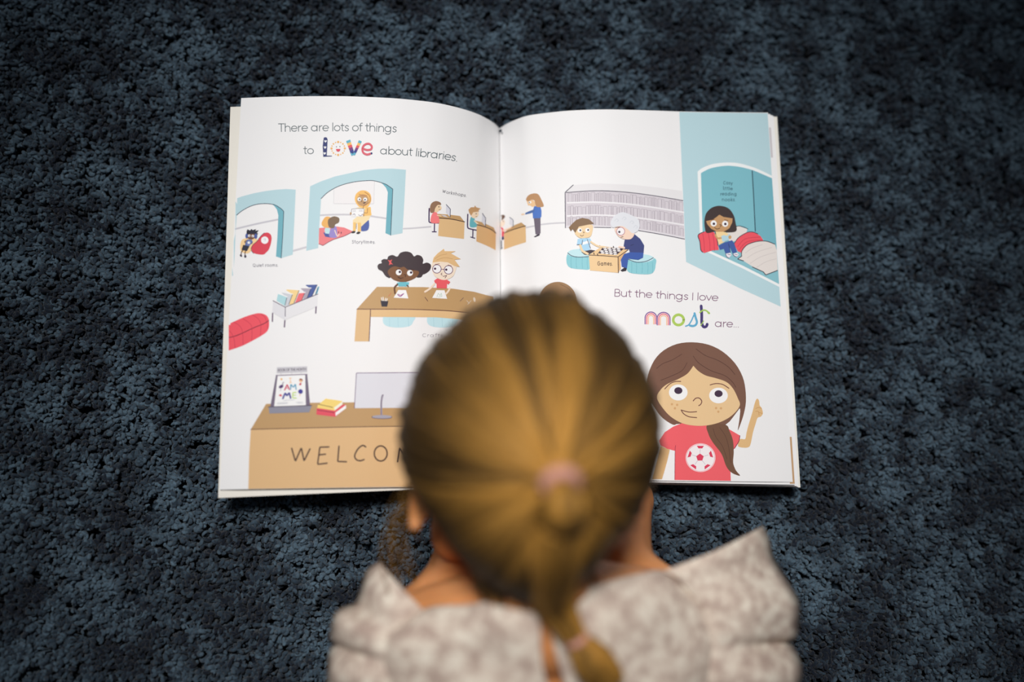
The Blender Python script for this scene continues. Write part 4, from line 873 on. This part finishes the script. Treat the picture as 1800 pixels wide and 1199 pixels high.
# thin layer on the scalp under the strands
rows = []; nu, nv = 72, 40; V = []; F = []; ok = []
for j in range(nv + 1):
    for i in range(nu):
        th = math.pi * j / nv; a = 2 * math.pi * i / nu; d = np.array((math.sin(th) * math.cos(a), math.sin(th) * math.sin(a), math.cos(th))); V.append(tuple(surf(d, 1.045))); ok.append(d[2] > thr(d[1]) - 0.03)
for j in range(nv):
    for i in range(nu):
        q = (j * nu + i, (j + 1) * nu + i, (j + 1) * nu + (i + 1) % nu, j * nu + (i + 1) % nu)
        if all(ok[x] for x in q): F.append(q)
cap_me = (V, F)
NS, SEG = 9000, 16
dirs = RNG.normal(size=(NS * 6, 3)); dirs /= np.linalg.norm(dirs, axis=1)[:, None]
dirs = dirs[(dirs[:, 2] > thr(dirs[:, 1])) & (np.arccos(np.clip(dirs @ TIE, -1, 1)) > RNG.uniform(0.25, 1.5, len(dirs)))][:NS]
# angle around the tie, for locks
ex = np.cross(TIE, (0, 0, 1)); ex /= np.linalg.norm(ex); ey = np.cross(TIE, ex)
ang = np.arctan2(dirs @ ey, dirs @ ex)
nl = 34; edges = np.sort(RNG.uniform(-np.pi, np.pi, nl)); lock = np.searchsorted(edges, ang) % nl
lock_c = RNG.uniform(-0.36, 0.40, nl); lock_h = RNG.uniform(-0.020, 0.030, nl)
lo = np.r_[edges[-1] - 2 * np.pi, edges]; ctr = np.array([(lo[i] + (edges[i] if i < nl else edges[0] + 2 * np.pi)) / 2 for i in range(nl)])
wid = np.array([edges[i] - lo[i] for i in range(nl)])
t = np.linspace(0, 1, SEG); P_ = np.zeros((len(dirs), SEG, 3)); om = np.arccos(np.clip(dirs @ TIE, -1, 1))
lay = RNG.uniform(0, 1, len(dirs)) ** 1.3
rel = (ang - ctr[lock]) / np.maximum(wid[lock], .05); ridge = 0.026 * np.cos(np.clip(rel, -.5, .5) * np.pi) 
wob = RNG.normal(0, 0.012, (len(dirs), 2)); ph = RNG.uniform(0, 6.28, len(dirs))
for k, tt in enumerate(t):
    e = tt
    sn = np.sin(np.maximum(om, 1e-3)); d = (np.sin((1 - e) * om) / sn)[:, None] * dirs + (np.sin(e * om) / sn)[:, None] * TIE
    d = d + (np.sin(tt * 5 + ph) * np.sin(math.pi * tt))[:, None] * (wob[:, :1] * ex + wob[:, 1:] * ey); d /= np.linalg.norm(d, axis=1)[:, None]
    r = 1.045 + (0.012 + 0.045 * lay + ridge + lock_h[lock]) * min(1, 0.35 + tt * 3) + 0.10 * max(0, (tt - 0.86) / 0.14) ** 2
    P_[:, k] = surf(d, r[:, None])
tieP = surf(TIE, 1.16)
P_[:, -1] = tieP + RNG.normal(0, 0.0022, (len(dirs), 3))
# roots darker, ends bleached; shade at the rim and lit centre painted in too
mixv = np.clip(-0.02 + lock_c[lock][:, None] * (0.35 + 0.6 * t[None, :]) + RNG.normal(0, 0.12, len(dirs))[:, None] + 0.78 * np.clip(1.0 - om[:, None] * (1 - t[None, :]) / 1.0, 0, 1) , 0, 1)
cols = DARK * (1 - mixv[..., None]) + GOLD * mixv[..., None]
# short hair growing down the nape, combed up to the tie as well
NN = 1100; q0 = np.array(H(0, -0.028, -0.045)); q1 = np.array(NB); axn = (q1 - q0) / np.linalg.norm(q1 - q0); lat = np.array((1.0, 0, 0)); upn = np.cross(lat, axn); upn *= np.sign(upn[2])
phi = RNG.uniform(-1.35, 1.35, NN); qq = RNG.uniform(0.05, 0.60, NN)
root = q0 + (q1 - q0) * qq[:, None] + (lat * np.sin(phi)[:, None] + upn * np.cos(phi)[:, None]) * (0.0355 + 0.002 * RNG.uniform(0, 1, NN))[:, None]
dn = np.stack([0.62 * np.sin(phi), -0.66 + RNG.normal(0, .03, NN), -0.62 + RNG.normal(0, .03, NN)], 1); dn /= np.linalg.norm(dn, axis=1)[:, None]
PN = np.zeros((NN, SEG, 3)); on = np.arccos(np.clip(dn @ TIE, -1, 1)); hN = 1.055 + 0.03 * RNG.uniform(0, 1, NN)
for k in range(SEG):
    e = max(0.0, (k - 5) / (SEG - 6)); sn = np.sin(on); d = (np.sin((1 - e) * on) / sn)[:, None] * dn + (np.sin(e * on) / sn)[:, None] * TIE
    PN[:, k] = surf(d / np.linalg.norm(d, axis=1)[:, None], hN[:, None] + 0.10 * max(0, (e - 0.86) / 0.14) ** 2)
for k in range(5): PN[:, k] = root + (PN[:, 5] - root) * (k / 5)
PN[:, -1] = tieP + RNG.normal(0, 0.0022, (NN, 3))
mn = np.clip(0.10 + RNG.normal(0, 0.10, NN)[:, None] + 0.7 * np.clip(t[None, :] * 2 - 1.2, 0, 1), 0, 1)
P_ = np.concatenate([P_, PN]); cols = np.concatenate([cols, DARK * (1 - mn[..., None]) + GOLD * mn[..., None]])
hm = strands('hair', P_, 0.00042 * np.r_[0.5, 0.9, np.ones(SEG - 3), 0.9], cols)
# join the scalp layer into the same mesh
bm = bmesh.new(); bm.from_mesh(hm); cl = bm.verts.layers.float_color['strand']
vs = []
for v in cap_me[0]:
    x = bm.verts.new(v); x[cl] = (0.10, 0.055, 0.018, 1); vs.append(x)
for f in cap_me[1]:
    q = bm.faces.new([vs[i] for i in f]); q.smooth = True
bmesh.ops.delete(bm, geom=[v for v in vs if not v.link_faces], context='VERTS')
bm.to_mesh(hm); bm.free()
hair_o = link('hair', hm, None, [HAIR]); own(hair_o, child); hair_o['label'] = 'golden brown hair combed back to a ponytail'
# ponytail hanging from the tie down over the collar
nrm = (HC_R @ Vector(TIE)).normalized()
path = [Vector(tieP), Vector(tieP) + nrm * 0.008 + Vector((0.001, -0.010, 0.002)), P(988, 900, 0.262), P(976, 960, 0.246), P(968, 1020, 0.222), P(980, 1068, 0.206), P(1014, 1124, 0.200), P(1030, 1146, 0.199), P(1048, 1168, 0.197), P(1072, 1196, 0.192)]
prad = [0.0060, 0.0085, 0.0150, 0.0150, 0.0125, 0.0085, 0.0042, 0.0070, 0.0085, 0.0060]
q = np.array(cr([(*p, r) for p, r in zip(path, prad)], 6)); NP = 1100
tan = np.gradient(q[:, :3], axis=0); tan /= np.linalg.norm(tan, axis=1)[:, None]; u = np.cross(tan, (1, 0, 0.2)); u /= np.linalg.norm(u, axis=1)[:, None]; v = np.cross(tan, u)
an = RNG.uniform(0, 6.283, NP); rr = np.sqrt(RNG.uniform(0.05, 1, NP))
tw = np.linspace(0, 0.7, len(q))
PP = q[None, :, :3] + (np.cos(an[:, None] + tw)[..., None] * u[None] + np.sin(an[:, None] + tw)[..., None] * v[None]) * (rr[:, None] * q[None, :, 3])[..., None]
PP += np.cumsum(RNG.normal(0, 0.00022, PP.shape), axis=1) * np.linspace(0, 1, len(q))[None, :, None]
mixv = np.clip(0.60 + 0.25 * np.sin(an * 3) + RNG.normal(0, 0.15, NP), 0, 1); cols = DARK[None] * (1 - mixv[:, None]) + GOLD[None] * mixv[:, None]
o = link('ponytail', strands('ponytail', PP, 0.00045 * np.r_[np.ones(len(q) - 2), 0.8, 0.4], cols), None, [HAIR]); own(o, child); o['label'] = 'blond ponytail falling over the collar'
# loose wisps in front of the left ear
NW = 24; PW = []
for i in range(NW):
    a = H(-0.062 + random.uniform(-.004, .004), 0.004 + random.uniform(-.012, .012), -0.036 + random.uniform(-.02, .012)); dn = Vector((random.uniform(-.018, .010), random.uniform(-.060, -.020), random.uniform(-.045, -.015)))
    b = Vector((-random.uniform(0.004, 0.016), 0.004, 0)); PW.append([tuple(a + dn * s + b * math.sin(s * 3.0)) for s in np.linspace(0, 1, 10)])
mixv = RNG.uniform(0.1, 0.5, NW); cols = DARK[None] * (1 - mixv[:, None]) + GOLD[None] * mixv[:, None]
o = link('hair_wisps', strands('hair_wisps', PW, 0.00028, cols), None, [HAIR]); own(o, child); o['label'] = 'loose wisps beside the ear'
# hair ties
PINK = mat('hair_tie_elastic', (0.60, 0.30, 0.24), 0.8, 0.2)
def tie(c, ax, R0, r0):
    ax = Vector(ax).normalized(); a = ax.orthogonal().normalized(); b = ax.cross(a); rows = []
    for i in range(40):
        th = 2 * math.pi * i / 40; rad = a * math.cos(th) + b * math.sin(th); rr_ = r0 * (1 + 0.14 * math.sin(th * 12))
        rows.append([Vector(c) + rad * (R0 + rr_ * math.cos(p)) + ax * rr_ * math.sin(p) for p in [2 * math.pi * k / 12 for k in range(12)]])
    rows.append(rows[0]); me = grid_mesh('hair_tie', rows, True); smooth(me); o = link('hair_tie', me, None, [PINK]); own(o, child); return o
tie(Vector(tieP) + nrm * 0.003, nrm + Vector((0, -0.9, 0)), 0.0068, 0.0034)['label'] = 'pink elastic at the top of the ponytail'
tie(path[6], path[7] - path[5], 0.0045, 0.0024)['label'] = 'pink elastic near the ponytail end'

# ------------------------------------------------------------------ dress
def cloth_material():
    m = bpy.data.materials.new('speckled_cloth'); b = pbsdf(m); nt = m.node_tree; N = nt.nodes; L = nt.links
    geo = N.new('ShaderNodeNewGeometry'); n = N.new('ShaderNodeTexNoise'); n.inputs['Scale'].default_value = 115; n.inputs['Detail'].default_value = 4; n.inputs['Roughness'].default_value = 0.6; L.new(geo.outputs['Position'], n.inputs['Vector'])
    r = N.new('ShaderNodeValToRGB'); e = r.color_ramp.elements; e[0].position = 0.36; e[0].color = (0.49, 0.37, 0.31, 1); e[1].position = 0.66; e[1].color = (0.88, 0.79, 0.665, 1); k = e.new(0.5); k.color = (0.68, 0.56, 0.465, 1)
    L.new(n.outputs['Fac'], r.inputs[0]); L.new(r.outputs[0], b.inputs['Base Color']); b.inputs['Roughness'].default_value = 0.85; b.inputs['Specular IOR Level'].default_value = 0.15
    w_ = N.new('ShaderNodeTexNoise'); w_.inputs['Scale'].default_value = 700; L.new(geo.outputs['Position'], w_.inputs['Vector']); bp = N.new('ShaderNodeBump'); bp.inputs['Strength'].default_value = 0.4; bp.inputs['Distance'].default_value = 0.0008; L.new(w_.outputs['Fac'], bp.inputs['Height']); L.new(bp.outputs[0], b.inputs['Normal'])
    return m
CLOTH = cloth_material()
def cloth(name, rows, parent, th=0.0014, wav=0.0):
    me = grid_mesh(name, rows); smooth(me)
    for v in me.vertices:
        if wav: v.co.z += wav * noise.noise(v.co * 28)
    o = link(name, me, None, [CLOTH]); md = o.modifiers.new('thickness', 'SOLIDIFY'); md.thickness = th; md.offset = 1
    dg = bpy.context.evaluated_depsgraph_get(); out = bpy.data.meshes.new_from_object(o.evaluated_get(dg)); o.modifiers.clear(); o.data = out; out.name = name
    return o
def dense(rows, n=6):
    a = [cr([tuple(p) for p in r], n) for r in rows]; b = [cr([a[j][i] for j in range(len(a))], n) for i in range(len(a[0]))]
    return [[b[i][j] for i in range(len(b))] for j in range(len(b[0]))]
def half(side):
    if side < 0:
        r0 = [P(944, 1046, .192), P(900, 1050, .186), P(830, 1064, .168), P(748, 1074, .142)]
        r1 = [P(950, 1105, .192), P(880, 1110, .186), P(780, 1118, .168), P(672, 1122, .138)]
        r2 = [P(961, 1199, .182), P(880, 1199, .177), P(760, 1199, .160), P(655, 1199, .125)]
        ends = [Vector((-0.012, -0.02, -0.055)), Vector((-0.006, 0, -0.07)), Vector((-0.004, 0, -0.07))]
    else:
        r0 = [P(958, 1050, .192), P(1030, 1034, .186), P(1100, 1014, .168), P(1168, 1004, .142)]
        r1 = [P(968, 1105, .192), P(1060, 1095, .186), P(1160, 1080, .168), P(1250, 1070, .138)]
        r2 = [P(992, 1199, .182), P(1080, 1199, .177), P(1190, 1199, .160), P(1270, 1199, .125)]
        ends = [Vector((0.012, -0.02, -0.055)), Vector((0.006, 0, -0.07)), Vector((0.004, 0, -0.07))]
    rows = [r0, r1, r2]
    for i, r in enumerate(rows): r.append(r[-1] + ends[i])
    for dy, dz, sp, cl in ((-0.06, -0.014, 1.0, .3), (-0.14, -0.032, 1.06, .02), (-0.24, -0.040, 1.25, .02), (-0.36, -0.046, 1.5, .02)):
        c = HIP.x; rr_ = []
        for i, p in enumerate(r2):
            x = c + (p.x - c) * sp if i else c + side * 0.009 * cl
            rr_.append(Vector((x, p.y + dy, max(0.018 if i == 4 else 0.03, p.z + dz * (1 if i < 4 else .2)))))
        rows.append(rr_)
    return dense(rows, 6)
a, b = half(-1), half(1)
ja = cloth('dress', a, child, wav=0.004); jb = cloth('dress', b, child, wav=0.004)
bm = bmesh.new(); bm.from_mesh(ja.data); bm.from_mesh(jb.data); bm.to_mesh(ja.data); bm.free(); bpy.data.objects.remove(jb); smooth(ja.data)
dress = ja; own(dress, child); dress['label'] = 'speckled beige dress with open back slit'
def frill(seam, edge, waves, label):
    n = 7; rows = []
    S_ = cr([tuple(P(*p)) for p in seam], 10); E_ = cr([tuple(P(*p)) for p in edge], 10)
    for k in range(n + 1):
        t_ = k / n; row = []
        for i, (s_, e_) in enumerate(zip(S_, E_)):
            uu = i / (len(S_) - 1) * (len(seam) - 1); p = s_ * (1 - t_) + e_ * t_; p = p.copy()
            p[2] += 0.010 * math.sin(math.pi * t_) 
            for (c_, w_, h_) in waves: p[2] += h_ * t_ ** 1.2 * math.exp(-((uu - c_) / w_) ** 2)
            row.append(p)
        rows.append(row)
    o = cloth('frill', rows, dress, 0.0016, 0.003); o.parent = dress; o.matrix_parent_inverse = Matrix.Identity(4); o['label'] = label
    o.matrix_parent_inverse = (Matrix.Translation(child.location) @ dress.matrix_parent_inverse).inverted()
    return o
frill([(748, 1076, .146), (728, 1086, .148), (706, 1104, .148), (692, 1124, .146), (690, 1150, .146), (688, 1176, .144), (684, 1225, .140), (680, 1290, .12)],
      [(666, 988, .118), (642, 1008, .112), (624, 1058, .112), (592, 1076, .112), (581, 1118, .112), (579, 1150, .108), (576, 1225, .105), (580, 1290, .09)],
      [(2.2, .5, -.008), (3.3, .6, .008), (4.6, .34, -.013), (5.4, .4, .010)], 'left frilled cap sleeve with pointed corner')
frill([(1166, 1006, .146), (1186, 1014, .150), (1206, 1034, .150), (1226, 1066, .148), (1236, 1100, .146), (1238, 1150, .144), (1240, 1225, .140), (1244, 1290, .12)],
      [(1338, 926, .118), (1354, 958, .114), (1376, 1010, .112), (1395, 1060, .112), (1398, 1110, .112), (1399, 1146, .108), (1392, 1225, .105), (1390, 1290, .09)],
      [(1.5, .6, -.006), (3.0, .7, .006), (4.7, .34, -.013), (5.5, .4, .010)], 'right frilled cap sleeve with tall pointed corner')
